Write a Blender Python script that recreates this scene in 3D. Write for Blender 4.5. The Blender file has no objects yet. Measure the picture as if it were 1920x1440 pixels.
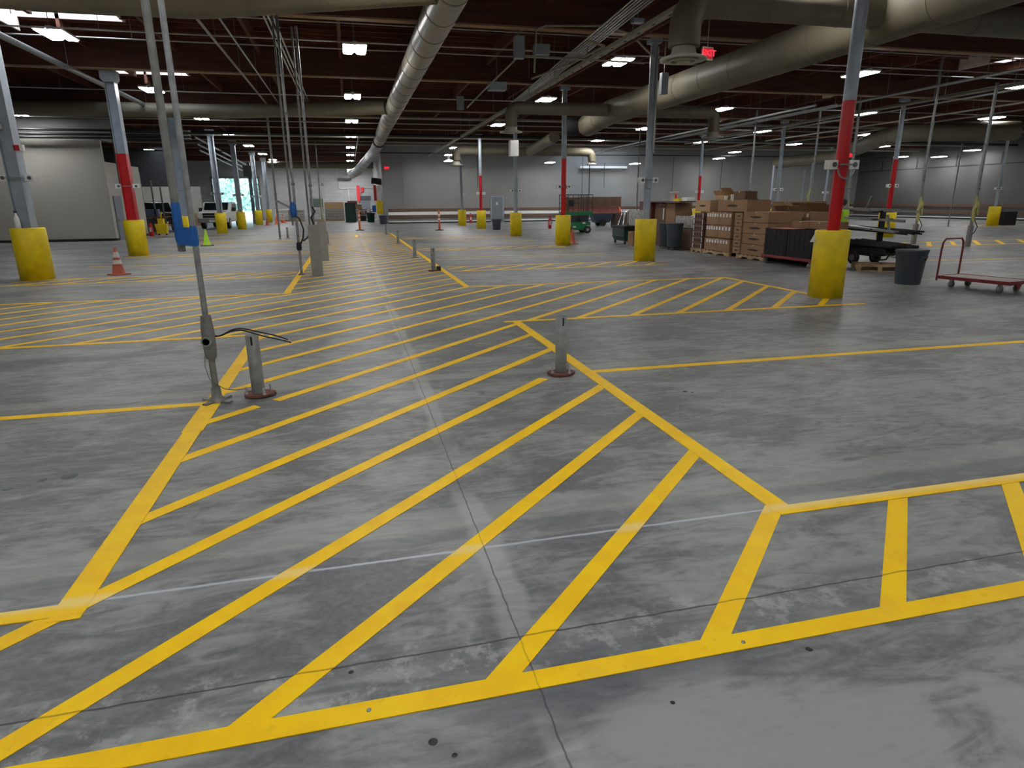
import bpy, bmesh, math, random
from mathutils import Vector, Matrix, noise
R=math.radians; PI=math.pi
rnd=random.Random(7)
COL=bpy.context.scene.collection
SC=bpy.context.scene
# ---------------------------------------------------------------- helpers
def tag(o,label=None,cat=None,group=None,kind=None):
    if label: o['label']=label
    if cat: o['category']=cat
    if group: o['group']=group
    if kind: o['kind']=kind
    return o
def empty(name,loc=(0,0,0),rz=0,label=None,cat=None,group=None,kind=None):
    o=bpy.data.objects.new(name,None); COL.objects.link(o)
    o.location=loc; o.rotation_euler=(0,0,rz); o.empty_display_size=.2
    return tag(o,label,cat,group,kind)
class MB:
    def __init__(s): s.v=[]; s.f=[]; s.sm=[]
    def add(s,vs,fs,smooth=False):
        n=len(s.v); s.v+= [tuple(v) for v in vs]
        for f in fs: s.f.append([n+i for i in f]); s.sm.append(smooth)
        return s
    def box(s,x0,y0,z0,x1,y1,z1):
        v=[(x0,y0,z0),(x1,y0,z0),(x1,y1,z0),(x0,y1,z0),(x0,y0,z1),(x1,y0,z1),(x1,y1,z1),(x0,y1,z1)]
        return s.add(v,[(0,3,2,1),(4,5,6,7),(0,1,5,4),(1,2,6,5),(2,3,7,6),(3,0,4,7)])
    def obox(s,c,size,rot=(0,0,0)):
        M=Matrix.Translation(c)@(Matrix.Rotation(rot[2],4,'Z')@Matrix.Rotation(rot[1],4,'Y')@Matrix.Rotation(rot[0],4,'X'))
        hx,hy,hz=[a/2 for a in size]
        v=[M@Vector(p) for p in ((-hx,-hy,-hz),(hx,-hy,-hz),(hx,hy,-hz),(-hx,hy,-hz),(-hx,-hy,hz),(hx,-hy,hz),(hx,hy,hz),(-hx,hy,hz))]
        return s.add(v,[(0,3,2,1),(4,5,6,7),(0,1,5,4),(1,2,6,5),(2,3,7,6),(3,0,4,7)])
    def quad(s,a,b,c,d): return s.add([a,b,c,d],[(0,1,2,3)])
    def beam(s,a,b,w,h):
        a=Vector(a);b=Vector(b);d=(b-a).normalized()
        up=Vector((0,0,1)) if abs(d.z)<.95 else Vector((0,1,0))
        sd=d.cross(up).normalized()*w/2; u=sd.cross(d).normalized()*h/2
        v=[a-sd-u,a+sd-u,a+sd+u,a-sd+u,b-sd-u,b+sd-u,b+sd+u,b-sd+u]
        return s.add(v,[(0,1,2,3),(7,6,5,4),(0,4,5,1),(1,5,6,2),(2,6,7,3),(3,7,4,0)])
    def tube(s,pts,r,n=10,caps=True):
        pts=[Vector(p) for p in pts]; m=len(pts)
        rs=r if isinstance(r,(list,tuple)) else [r]*m
        prev=None; rings=[]
        for i,p in enumerate(pts):
            if i==0: t=(pts[1]-p)
            elif i==m-1: t=(p-pts[-2])
            else: t=((pts[i+1]-p).normalized()+(p-pts[i-1]).normalized())
            t=t.normalized() if t.length>1e-9 else Vector((0,0,1))
            if prev is None:
                ref=Vector((0,0,1)) if abs(t.z)<.9 else Vector((1,0,0))
                u=t.cross(ref).normalized()
            else:
                u=(prev-t*prev.dot(t)); u=u.normalized() if u.length>1e-6 else t.cross(Vector((0,1,0))).normalized()
            prev=u; w=t.cross(u)
            rings.append([p+(u*math.cos(2*PI*k/n)+w*math.sin(2*PI*k/n))*rs[i] for k in range(n)])
        vs=[q for rg in rings for q in rg]; fs=[]
        for i in range(m-1):
            for k in range(n):
                a=i*n+k;b=i*n+(k+1)%n; fs.append((a,b,b+n,a+n))
        s.add(vs,fs,True)
        if caps:
            s.add(rings[0],[tuple(range(n-1,-1,-1))]); s.add(rings[-1],[tuple(range(n))])
        return s
    def lathe(s,prof,n=24,c=(0,0,0),closed=False,ax='z'):
        vs=[];fs=[]
        for (r,z) in prof:
            for k in range(n):
                a=2*PI*k/n
                p=(r*math.cos(a),r*math.sin(a),z)
                if ax=='x': p=(p[2],p[0],p[1])
                if ax=='y': p=(p[0],p[2],p[1])
                vs.append((c[0]+p[0],c[1]+p[1],c[2]+p[2]))
        m=len(prof); rng=m if closed else m-1
        for i in range(rng):
            j=(i+1)%m
            for k in range(n):
                a=i*n+k;b=i*n+(k+1)%n;c2=j*n+(k+1)%n;d=j*n+k
                fs.append((a,b,c2,d))
        s.add(vs,fs,True)
        if not closed:
            if prof[0][0]>1e-6: s.add(vs[:n],[tuple(range(n-1,-1,-1))])
            if prof[-1][0]>1e-6: s.add(vs[-n:],[tuple(range(n))])
        return s
    def prism(s,pts,z0,z1,ax='z'):
        n=len(pts)
        def m(p,z):
            if ax=='z': return (p[0],p[1],z)
            if ax=='x': return (z,p[0],p[1])
            return (p[0],z,p[1])
        v=[m(p,z0) for p in pts]+[m(p,z1) for p in pts]
        f=[tuple(range(n-1,-1,-1)),tuple(range(n,2*n))]+[(i,(i+1)%n,n+(i+1)%n,n+i) for i in range(n)]
        return s.add(v,f)
    def sphere(s,c,r,n=12,m=8,sc=(1,1,1)):
        prof=[]
        vs=[];fs=[]
        for i in range(m+1):
            th=PI*i/m
            for k in range(n):
                a=2*PI*k/n
                vs.append((c[0]+r*sc[0]*math.sin(th)*math.cos(a),c[1]+r*sc[1]*math.sin(th)*math.sin(a),c[2]-r*sc[2]*math.cos(th)))
        for i in range(m):
            for k in range(n):
                a=i*n+k;b=i*n+(k+1)%n; fs.append((a,b,b+n,a+n))
        return s.add(vs,fs,True)
    def build(s,name,mat,parent=None,loc=None,bevel=0,label=None,cat=None,group=None,kind=None):
        me=bpy.data.meshes.new(name); me.from_pydata(s.v,[],s.f); me.validate()
        bm=bmesh.new(); bm.from_mesh(me)
        if len(bm.verts)<60000: bmesh.ops.recalc_face_normals(bm,faces=bm.faces)
        bm.to_mesh(me); bm.free()
        if len(me.polygons)==len(s.sm):
            for p,q in zip(me.polygons,s.sm): p.use_smooth=q
        me.materials.append(mat)
        o=bpy.data.objects.new(name,me); COL.objects.link(o)
        if parent: o.parent=parent
        if loc: o.location=loc
        if bevel:
            b=o.modifiers.new('bevel','BEVEL'); b.width=bevel; b.segments=2; b.limit_method='ANGLE'
        return tag(o,label,cat,group,kind)
def kids(o): return [c for c in bpy.data.objects if c.parent==o]
def dup(root,loc,rz=None,label=None,group=None,parent=None,top=True):
    r=root.copy(); COL.objects.link(r)
    if loc is not None: r.location=loc
    if rz is not None: r.rotation_euler=(0,0,rz)
    if label: r['label']=label
    if group: r['group']=group
    if parent: r.parent=parent
    for c in kids(root): dup(c,None,parent=r)
    return r
ORD=['first','second','third','fourth','fifth','sixth','seventh','eighth','ninth','tenth','eleventh','twelfth']
# ---------------------------------------------------------------- materials
MATS={}
def nt(name):
    m=bpy.data.materials.new(name); m.use_nodes=True
    t=m.node_tree; t.nodes.clear(); MATS[name]=m
    return m,t,t.nodes,t.links
def mat(name,c,rough=.5,metal=0,var=.12,scale=6,bump=0,spec=.5,emit=None,es=0,c2=None,aniso=(1,1,1),trans=0):
    m,t,N,L=nt(name)
    out=N.new('ShaderNodeOutputMaterial'); b=N.new('ShaderNodeBsdfPrincipled'); L.new(b.outputs[0],out.inputs[0])
    tc=N.new('ShaderNodeTexCoord'); mp=N.new('ShaderNodeMapping'); mp.inputs['Scale'].default_value=aniso
    L.new(tc.outputs['Object'],mp.inputs[0])
    no=N.new('ShaderNodeTexNoise'); no.inputs['Scale'].default_value=scale; no.inputs['Detail'].default_value=5
    L.new(mp.outputs[0],no.inputs[0])
    rp=N.new('ShaderNodeValToRGB'); rp.color_ramp.elements[0].position=.3; rp.color_ramp.elements[1].position=.7
    a=[x*(1-var) for x in c]; d=c2 if c2 else [min(1,x*(1+var)) for x in c]
    rp.color_ramp.elements[0].color=(*a,1); rp.color_ramp.elements[1].color=(*d,1)
    L.new(no.outputs[0],rp.inputs[0]); L.new(rp.outputs[0],b.inputs['Base Color'])
    b.inputs['Roughness'].default_value=rough; b.inputs['Metallic'].default_value=metal
    b.inputs['Specular IOR Level'].default_value=spec
    if trans: b.inputs['Transmission Weight'].default_value=trans
    if emit: b.inputs['Emission Color'].default_value=(*emit,1); b.inputs['Emission Strength'].default_value=es
    if bump:
        bp=N.new('ShaderNodeBump'); bp.inputs['Strength'].default_value=bump; bp.inputs['Distance'].default_value=.02
        L.new(no.outputs[0],bp.inputs['Height']); L.new(bp.outputs[0],b.inputs['Normal'])
    return m
M=dict(
 paint_y=mat('yellow_floor_paint',(.93,.53,.0),.5,var=.05,scale=3,c2=(.96,.58,.0),spec=.25),
 drum_y=mat('yellow_drum_paint',(.80,.60,.003),.5,var=.12,scale=5,bump=.25),
 steel_paint=mat('grey_painted_steel',(.30,.35,.41),.42,var=.12,scale=4),
 red=mat('red_paint',(.50,.006,.010),.3,var=.12,scale=4),
 galv=mat('galvanised_steel',(.30,.315,.32),.4,.5,var=.2,scale=14),
 galv_dull=mat('dull_galvanised_steel',(.20,.205,.195),.55,.25,var=.22,scale=10),
 post_grey=mat('grey_brown_post_sleeve',(.27,.26,.245),.55,var=.12,scale=8),
 conduit=mat('conduit_steel',(.5,.51,.5),.38,.6,var=.1),
 cream_pipe=mat('cream_painted_pipe',(.36,.345,.28),.5,var=.1),
 black_pipe=mat('black_pipe',(.012,.012,.013),.5,var=.2),
 duct=mat('cream_duct_wrap',(.165,.145,.10),.55,var=.14,scale=1.6,bump=.35),
 duct_shiny=mat('shiny_duct_wrap',(.23,.205,.155),.34,var=.14,scale=2.2,bump=.5),
 silver=mat('bright_duct_jacket',(.45,.46,.46),.35,.3,var=.12,scale=2,bump=.3),
 diffuser=mat('diffuser_white',(.48,.47,.40),.5,var=.08),
 white=mat('white_plastic',(.78,.79,.78),.4,var=.04),
 dark=mat('dark_rubber',(.012,.012,.013),.6,var=.2),
 grey_dark=mat('dark_grey_plastic',(.055,.068,.08),.45,var=.15,scale=4),
 lens=mat('dark_lens',(.12,.12,.13),.25,var=.2),
 rust=mat('rusty_red_primer',(.15,.05,.038),.7,var=.35,scale=30),
 bolt=mat('bolt_steel',(.3,.3,.3),.4,.7),
 tape_blue=mat('blue_tape',(.006,.10,.36),.5,var=.12,scale=12,bump=.2),
 cable_black=mat('black_cable',(.012,.012,.014),.4),
 cable_green=mat('green_wire',(.10,.17,.15),.5),
 copper=mat('bare_copper',(.6,.35,.15),.35,.8),
 wood_deck=mat('dark_roof_plywood',(.055,.014,.006),.8,var=.4,scale=1.2,aniso=(.3,3,1)),
 wood_joist=mat('brown_joist_timber',(.12,.038,.018),.75,var=.35,scale=2,aniso=(.4,4,2)),
 wood_beam=mat('glulam_timber',(.085,.03,.015),.7,var=.3,scale=2,aniso=(.3,4,4)),
 wood_tan=mat('tan_timber',(.30,.19,.10),.65,var=.2,scale=3),
 well=mat('skylight_well_paint',(.75,.62,.55),.6,var=.1),
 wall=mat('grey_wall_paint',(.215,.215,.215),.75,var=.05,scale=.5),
 wall_r=mat('dimmed_grey_wall_paint',(.10,.10,.10),.8,var=.05,scale=.5),  # wall grey darkened in colour for the weaker light on the right wall
 wall_w=mat('white_wall_paint',(.42,.41,.375),.75,var=.05,scale=.6),
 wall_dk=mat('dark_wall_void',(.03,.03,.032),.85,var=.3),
 block=mat('white_block_wall',(.56,.57,.58),.75,var=.1,scale=1.2),
 door_g=mat('grey_door_paint',(.16,.185,.215),.5,var=.06),
 rail_b=mat('brown_bumper_board',(.12,.068,.042),.65,var=.2,scale=3,aniso=(.3,1,4)),
 cardboard=mat('cardboard',(.255,.145,.075),.75,var=.12,scale=3),
 cardboard_l=mat('light_cardboard',(.42,.27,.14),.75,var=.1,scale=3),
 cardboard_d=mat('dark_cardboard',(.15,.085,.055),.78,var=.15,scale=3),
 tape_b=mat('packing_tape',(.44,.34,.21),.4,var=.1),
 stamp=mat('black_stamp_ink',(.03,.02,.015),.7),
 label_w=mat('white_paper_label',(.62,.62,.62),.6,var=.1,scale=20),
 pallet=mat('pallet_pine',(.38,.26,.14),.75,var=.25,scale=5),
 maroon=mat('maroon_painted_steel',(.105,.02,.02),.45,var=.15),
 crate=mat('black_crate_plastic',(.009,.007,.009),.75,var=.2),
 plastic_wrap=mat('shrink_wrap_film',(.30,.28,.265),.22,var=.35,scale=9,bump=.6),
 wrap_w=mat('white_shrink_wrap',(.55,.56,.57),.3,var=.25,scale=5,bump=.6),
 green=mat('green_machine_paint',(.006,.17,.055),.4,var=.12),
 green_dk=mat('dark_green_metal',(.008,.045,.035),.45,var=.15),
 green_board=mat('sage_green_board',(.09,.13,.11),.6),
 navy=mat('dark_blue_plastic',(.03,.05,.085),.45,var=.15),
 orange=mat('orange_cone',(.42,.085,.045),.55,var=.2,scale=20),
 orange2=mat('bright_orange_plastic',(.72,.13,.04),.5),
 lime=mat('lime_cone',(.42,.72,.03),.5,var=.08),
 hivis=mat('hi_vis_lime_cloth',(.45,.75,.03),.7,var=.1),
 skin=mat('skin',(.42,.24,.16),.55,var=.06),
 hair=mat('dark_hair',(.03,.02,.015),.7),
 jeans=mat('dark_trousers',(.03,.035,.05),.8),
 reflect=mat('white_reflective_band',(.62,.60,.57),.4,var=.1),
 car_w=mat('white_car_paint',(.62,.63,.64),.25,var=.03),
 car_b=mat('black_car_paint',(.012,.012,.014),.25,var=.1),
 chrome=mat('chrome',(.6,.6,.6),.15,.9),
 glass_dk=mat('dark_window_glass',(.01,.014,.016),.08,var=.1),
 cart_red=mat('cart_maroon_paint',(.20,.02,.025),.4,var=.15),
 cart_deck=mat('cart_deck_board',(.40,.36,.33),.6,var=.12),
 wheel_c=mat('castor_wheel',(.19,.18,.16),.55,var=.2),
 yellow_tape=mat('yellow_caution_tape',(.52,.50,.16),.55,var=.25,scale=20),
 sign_red=mat('red_sign',(.55,.02,.03),.5),
 foliage=mat('tree_foliage',(.32,.62,.48),.8,var=.3,scale=2,c2=(.62,.82,.76)),
 bark=mat('tree_bark',(.14,.10,.07),.85),
 asphalt=mat('outside_paving',(.5,.53,.55),.8,var=.08),
 exit_red=mat('exit_letters_red',(.6,.01,.02),.4,emit=(1,.02,.04),es=1.6),
 exit_face=mat('exit_sign_face',(.25,.03,.03),.4,emit=(.55,.012,.03),es=.35),
 exit_case=mat('exit_sign_case',(.40,.39,.33),.45),
 pink=mat('pink_plastic',(.65,.22,.20),.5),
)
# lamp
m,t,N,L=nt('led_lamp')
out=N.new('ShaderNodeOutputMaterial'); e=N.new('ShaderNodeEmission'); e.inputs[0].default_value=(1,.99,.965,1); e.inputs[1].default_value=50
L.new(e.outputs[0],out.inputs[0]); M['lamp']=m
# concrete floor
def floor_mat():
    m,t,N,L=nt('polished_concrete_floor')
    out=N.new('ShaderNodeOutputMaterial'); b=N.new('ShaderNodeBsdfPrincipled'); L.new(b.outputs[0],out.inputs[0])
    geo=N.new('ShaderNodeNewGeometry'); sep=N.new('ShaderNodeSeparateXYZ'); L.new(geo.outputs['Position'],sep.inputs[0])
    def math_(op,a,bb=None,c=None,clamp=False):
        n=N.new('ShaderNodeMath'); n.operation=op; n.use_clamp=clamp
        for i,x in enumerate((a,bb,c)):
            if x is None: continue
            if isinstance(x,(int,float)): n.inputs[i].default_value=x
            else: L.new(x,n.inputs[i])
        return n.outputs[0]
    def noise_(scale,sc=(1,1,1),detail=6,rough=.55,dist=0,off=(0,0,0)):
        mp=N.new('ShaderNodeMapping'); mp.inputs['Scale'].default_value=sc; mp.inputs['Location'].default_value=off
        L.new(geo.outputs['Position'],mp.inputs[0])
        n=N.new('ShaderNodeTexNoise'); n.inputs['Scale'].default_value=scale; n.inputs['Detail'].default_value=detail
        n.inputs['Roughness'].default_value=rough; n.inputs['Distortion'].default_value=dist
        L.new(mp.outputs[0],n.inputs[0]); return n.outputs[0]
    def ramp(v,p0,p1,clamp=True):
        n=N.new('ShaderNodeMapRange'); n.inputs['From Min'].default_value=p0; n.inputs['From Max'].default_value=p1
        n.interpolation_type='SMOOTHSTEP'; L.new(v,n.inputs['Value']); return n.outputs['Result']
    def mixc(f,a,c):
        n=N.new('ShaderNodeMix'); n.data_type='RGBA'
        L.new(f,n.inputs[0])
        if isinstance(a,tuple): n.inputs[6].default_value=(*a,1)
        else: L.new(a,n.inputs[6])
        if isinstance(c,tuple): n.inputs[7].default_value=(*c,1)
        else: L.new(c,n.inputs[7])
        return n.outputs[2]
    X,Y=sep.outputs[0],sep.outputs[1]
    # streaky mottling: trowel swirls
    n1=noise_(1.3,(1,1.6,1),8,.62,.9)
    n2=noise_(.35,(.6,1.2,1),5,.55,.5,(3,8,0))
    n3=noise_(28,(1,1,1),4,.6)
    n4=noise_(3.2,(.8,2.6,1),7,.6,1.8,(9,2,0))
    f=math_('ADD',math_('MULTIPLY',n1,.42),math_('ADD',math_('MULTIPLY',n2,.30),math_('MULTIPLY',n4,.28)))
    col=mixc(ramp(f,.425,.585),(.092,.096,.101),(.275,.279,.276))
    # fine grain
    g=ramp(n3,.3,.75)
    col=mixc(math_('MULTIPLY',g,.22),col,(.31,.31,.30))
    # dark stains, slightly blue
    st=ramp(noise_(.8,(.5,1.5,1),6,.6,.6,(20,5,0)),.54,.70)
    col=mixc(math_('MULTIPLY',st,.6),col,(.072,.077,.090))
    # pale worn patches
    pw=ramp(noise_(1.1,(.8,1.4,1),8,.7,1.2,(40,15,0)),.62,.78)
    col=mixc(math_('MULTIPLY',pw,.7),col,(.37,.375,.37))
    warp=math_('MULTIPLY',math_('SUBTRACT',noise_(2.5,(1,1,1),4),.5),.22)
    warp_s=math_('MULTIPLY',math_('SUBTRACT',noise_(9,(1,1,1),5),.5),.02)
    def band(c,center,half,soft,w=warp):
        d=math_('ABSOLUTE',math_('ADD',math_('SUBTRACT',c,center),w))
        return math_('SUBTRACT',1.0,ramp(d,half,half+soft))
    # pale repaired bands (crosswise) and the one down the middle
    for cy,h in ((3.22,.10),(6.22,.07),(9.9,.05),(14.2,.05),(20.0,.06)):
        col=mixc(math_('MULTIPLY',band(Y,cy,h,.06),.42),col,(.33,.33,.31))
    # darker curing strips beside them
    col=mixc(math_('MULTIPLY',band(Y,3.02,.05,.04,math_('MULTIPLY',warp,.5)),.5),col,(.15,.155,.165))
    brk=ramp(noise_(.9,(1,1,1),3,.5,0,(7,0,0)),.35,.55)
    col=mixc(math_('MULTIPLY',math_('MULTIPLY',band(X,.56,.045,.05,math_('MULTIPLY',warp,.6)),brk),.42),col,(.45,.45,.43))
    # scuffed aggregate along the crack
    ag=ramp(noise_(7,(1,1,1),6,.7,0,(2,2,0)),.5,.62)
    col=mixc(math_('MULTIPLY',math_('MULTIPLY',band(Y,2.05,.09,.10),ag),.5),col,(.42,.415,.40))
    # chalk snap line
    ch=math_('MULTIPLY',band(Y,2.855,.004,.010,warp_s),math_('SUBTRACT',1.0,ramp(math_('ABSOLUTE',math_('SUBTRACT',X,.45)),1.7,1.95)))
    col=mixc(math_('MULTIPLY',ch,.75),col,(.50,.54,.62))
    # cracks and saw joints
    cr=math_('MAXIMUM',band(Y,2.135,.003,.004,warp_s),math_('MULTIPLY',band(X,.545,.0022,.003,warp_s),.8))
    for cy in (9.95,17.8,25.6): cr=math_('MAXIMUM',cr,math_('MULTIPLY',band(Y,cy,.004,.006,warp_s),.6))
    for cx in (-7.3,8.4): cr=math_('MAXIMUM',cr,math_('MULTIPLY',band(X,cx,.004,.006,warp_s),.6))
    col=mixc(math_('MULTIPLY',cr,.85),col,(.022,.022,.022))
    # tyre and trolley marks on the right bay
    tm=ramp(noise_(2.2,(3.5,.35,1),5,.6,1.2,(1,1,0)),.60,.70)
    zone=math_('MULTIPLY',ramp(X,2.6,3.4),math_('SUBTRACT',1.0,ramp(Y,9.5,14)))
    col=mixc(math_('MULTIPLY',math_('MULTIPLY',tm,zone),.32),col,(.37,.375,.37))
    L.new(col,b.inputs['Base Color'])
    rr=math_('ADD',math_('MULTIPLY',n1,.28),.33); L.new(rr,b.inputs['Roughness'])
    b.inputs['Specular IOR Level'].default_value=.5
    bp=N.new('ShaderNodeBump'); bp.inputs['Strength'].default_value=.12; bp.inputs['Distance'].default_value=.01
    h=math_('SUBTRACT',math_('MULTIPLY',n3,.4),math_('MULTIPLY',cr,1.5)); L.new(h,bp.inputs['Height']); L.new(bp.outputs[0],b.inputs['Normal'])
    return m
M['floor']=floor_mat()
# block wall material
def block_mat():
    m,t,N,L=nt('white_painted_block')
    out=N.new('ShaderNodeOutputMaterial'); b=N.new('ShaderNodeBsdfPrincipled'); L.new(b.outputs[0],out.inputs[0])
    tc=N.new('ShaderNodeTexCoord'); mp=N.new('ShaderNodeMapping'); mp.inputs['Rotation'].default_value=(R(90),0,0)
    L.new(tc.outputs['Object'],mp.inputs[0])
    br=N.new('ShaderNodeTexBrick'); br.inputs['Scale'].default_value=1; br.inputs['Mortar Size'].default_value=.012
    br.inputs['Brick Width'].default_value=.8; br.inputs['Row Height'].default_value=.4
    br.inputs['Color1'].default_value=(.36,.37,.385,1); br.inputs['Color2'].default_value=(.33,.34,.35,1); br.inputs['Mortar'].default_value=(.27,.28,.29,1)
    L.new(mp.outputs[0],br.inputs[0]); L.new(br.outputs[0],b.inputs['Base Color']); b.inputs['Roughness'].default_value=.8
    return m
M['block']=block_mat()
# ---------------------------------------------------------------- setting
FX0,FX1,FY0,FY1=-22,52,-18,80
MB().box(FX0,FY0,-.2,FX1,FY1,0).build('floor',M['floor'],kind='structure')
FL=bpy.data.objects['floor']
for (x,y,r_) in ((.14,1.70,.016),(.20,1.63,.010),(1.63,1.78,.014),(-.12,2.10,.010),(.98,1.66,.009),(2.9,5.1,.02),(2.95,5.06,.012),(-1.9,4.42,.05),(-2.05,4.40,.03),(-2.2,4.30,.03)):
    MB().lathe([(r_,.0002),(r_*.8,.0016),(.0005,.002)],12,(x,y,0)).build('floor_pit',M['dark'] if r_<.025 else M['grey_dark'],FL)
for (x,y) in ((-.06,1.885),(1.40,1.875)):
    MB().lathe([(.009,.005),(.008,.008),(.0005,.0085)],12,(x,y,0)).build('floor_bolt_head',M['bolt'],FL)
def struct(mb,name,m,parent=None): return mb.build(name,m,parent,kind=None if parent else 'structure')
ZR=7.0
WELLS=[(-8.7,21.1,-6.0,22.9),(-8.8,29.9,-6.05,31.35),(23.6,20.9,25.7,22.3),(23.2,28.2,24.6,29.4),(23.2,37.0,26.0,39.2),
       (19.0,53.0,24.5,55.6),(-15,58,-12,61),(-1.2,-2.5,1.4,-.3),(38.5,20,41,22.2),(38.5,44,41,46.2)]  # the well just behind the camera is unseen, added for cool fill light
def ceiling():
    xs=sorted({FX0,FX1,*[w[0] for w in WELLS],*[w[2] for w in WELLS]}); ys=sorted({FY0,FY1,*[w[1] for w in WELLS],*[w[3] for w in WELLS]})
    mb=MB()
    for i in range(len(xs)-1):
        for j in range(len(ys)-1):
            cx=(xs[i]+xs[i+1])/2; cy=(ys[j]+ys[j+1])/2
            if any(w[0]<cx<w[2] and w[1]<cy<w[3] for w in WELLS): continue
            mb.box(xs[i],ys[j],ZR,xs[i+1],ys[j+1],ZR+.12)
    c=struct(mb,'ceiling',M['wood_deck'])
    wy=[w for w in WELLS]
    for y in (-14,-6.2,1.6,9.55,17.45,25.1,33.1,41.2,49.5,57.2,65.5,73.5):
        MB().box(FX0,y-.11,5.97,FX1,y+.11,ZR-.001).build('beam',M['wood_beam'],c,label='deep laminated timber roof beam')
        if 15<y<50: MB().box(FX0,y-.14,5.93,FX1,y+.14,5.97).build('beam_edge_board',M['wood_tan'],c,label='tan edge strip under a roof beam')
    x=FX0+1.3
    while x<FX1:
        if not any(w[0]-.1<x<w[2]+.1 for w in WELLS): MB().box(x-.05,FY0,6.52,x+.05,FY1,ZR-.001).build('purlin',M['wood_joist'],c)
        else:
            mb=MB(); y=FY0
            for w in sorted([w for w in WELLS if w[0]-.1<x<w[2]+.1],key=lambda w:w[1]):
                mb.box(x-.05,y,6.52,x+.05,w[1],ZR-.001); y=w[3]
            mb.box(x-.05,y,6.52,x+.05,FY1,ZR-.001); mb.build('purlin',M['wood_joist'],c)
        x+=2.6
    mb=MB(); y=FY0+.3
    while y<FY1:
        segs=[]; x0=FX0
        for w in sorted([w for w in WELLS if w[1]-.06<y<w[3]+.06]):
            mb.box(x0,y-.03,6.84,w[0],y+.03,ZR-.001); x0=w[2]
        mb.box(x0,y-.03,6.84,FX1,y+.03,ZR-.001); y+=.61
    mb.build('roof_joists',M['wood_joist'],c,kind='stuff')
    for i,w in enumerate(WELLS):
        mb=MB(); h=.55; tk=.06; x0,y0,x1,y1=w
        mb.box(x0-tk,y0-tk,ZR-.5,x0,y1+tk,ZR+h).box(x1,y0-tk,ZR-.14,x1+tk,y1+tk,ZR+h).box(x0,y0-tk,ZR-.16,x1,y0,ZR+h).box(x0,y1,ZR-.14,x1,y1+tk,ZR+h)
        o=struct(mb,'window_%d'%(i+1),M['well']); o['label']='roof skylight with pale timber well'
        MB().box(x0,(y0+y1)/2-.03,ZR+.02,x1,(y0+y1)/2+.03,ZR+.1).build('window_bar',M['black_pipe'],o)
ceiling()
# far wall of the right bays, right wall, end wall of the left bays
YF=57.0; XR=50.0; YE=76.0
w=struct(MB().box(3.2,YF,0,XR+.3,YF+.3,ZR),'wall_back',M['wall'])
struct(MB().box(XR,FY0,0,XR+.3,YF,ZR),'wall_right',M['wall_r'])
struct(MB().box(2.9,YF,0,3.2,YE,ZR),'wall_recess',M['wall'])
mbw=MB().box(-9.25,YE,0,3.2,YE+.3,ZR).box(-22,YE,0,-13.75,YE+.3,ZR).box(-13.75,YE,4.35,-9.25,YE+.3,ZR)
struct(mbw,'wall_end',M['block'])
struct(MB().box(-22.3,FY0,0,-22,YE+.3,ZR),'wall_left',M['wall'])
struct(MB().box(-22,FY0-.3,0,XR,FY0,ZR),'wall_front',M['wall'])
struct(MB().box(-13.95,YE-.06,0,-13.75,YE,4.45).box(-9.25,YE-.06,0,-9.05,YE,4.45).box(-13.95,YE-.06,4.35,-9.05,YE,4.55),'trim_1',M['galv_dull'])
# white office block at left
struct(MB().box(-21.9,36.35,0.12,-11.35,36.5,4.72).box(-11.5,36.5,.12,-11.35,41.8,3.75),'wall_office',M['wall_w'])
struct(MB().box(-21.9,36.33,0,-11.33,36.5,.12).box(-11.5,36.5,0,-11.33,41.8,.12),'baseboard_office',M['dark'])
struct(MB().box(-21.9,36.9,4.72,-11.6,37.1,ZR),'wall_office_upper',M['wall'])
struct(MB().box(-11.5,36.36,4.72,-11.3,38.2,5.9),'trim_2',M['wall'])
d=struct(MB().box(-11.34,36.75,0.0,-11.29,37.85,2.15),'door_1',M['door_g'])
MB().sphere((-11.25,36.9,1.0),.04,8,6).build('door_handle',M['galv'],d)
d=struct(MB().box(12.25,YF-.06,0,13.25,YF-.002,2.15),'door_2',M['door_g']); 
MB().box(12.65,YF-.075,1.45,12.82,YF-.06,1.7).build('door_window',M['label_w'],d,label='small pale glazed opening')
MB().box(12.15,YF-.08,0,12.25,YF,2.22).box(13.25,YF-.08,0,13.35,YF,2.22).box(12.25,YF-.08,2.15,13.25,YF,2.22).build('door_frame',M['steel_paint'],d)
d=struct(MB().box(1.4,YE-.06,0,2.4,YE-.002,2.0),'door_3',M['door_g'])
MB().box(1.2,YE-.1,2.0,2.5,YE,2.5).build('door_header',M['grey_dark'],d)
d=struct(MB().box(XR-.08,33.3,0,XR-.002,37.2,3.4),'door_4',M['grey_dark'])
MB().box(XR-.12,33.2,3.4,XR,37.3,3.55).build('door_frame',M['dark'],d)
# bumper boards along far and right walls
def bumper(x0,y0,x1,y1,name):
    mb=MB(); 
    for (z0,z1) in ((.98,1.22),(.42,.68)): mb.box(x0,y0,z0,x1,y1,z1)
    o=struct(mb,name,M['rail_b'])
    return o
bumper(3.25,YF-.07,12.1,YF,'trim_3'); bumper(13.4,YF-.07,XR-.1,YF,'trim_4'); bumper(XR-.07,37.4,XR,YF-.1,'trim_5')
struct(MB().box(3.25,YF-.03,.70,12.1,YF-.002,.96).box(13.4,YF-.03,.70,XR-.1,YF-.002,.96),'trim_10',M['white'])
struct(MB().box(3.25,YF-.10,.12,12.1,YF-.002,.2).box(13.4,YF-.10,.12,XR-.1,YF-.002,.2),'trim_6',M['white'])
struct(MB().box(XR-.10,37.4,.12,XR-.002,YF-.15,.2),'trim_7',M['white'])
struct(MB().box(3.25,YF-.12,0,12.1,YF-.002,.09).box(13.4,YF-.12,0,XR-.1,YF-.002,.09),'baseboard_back',M['dark'])
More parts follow.
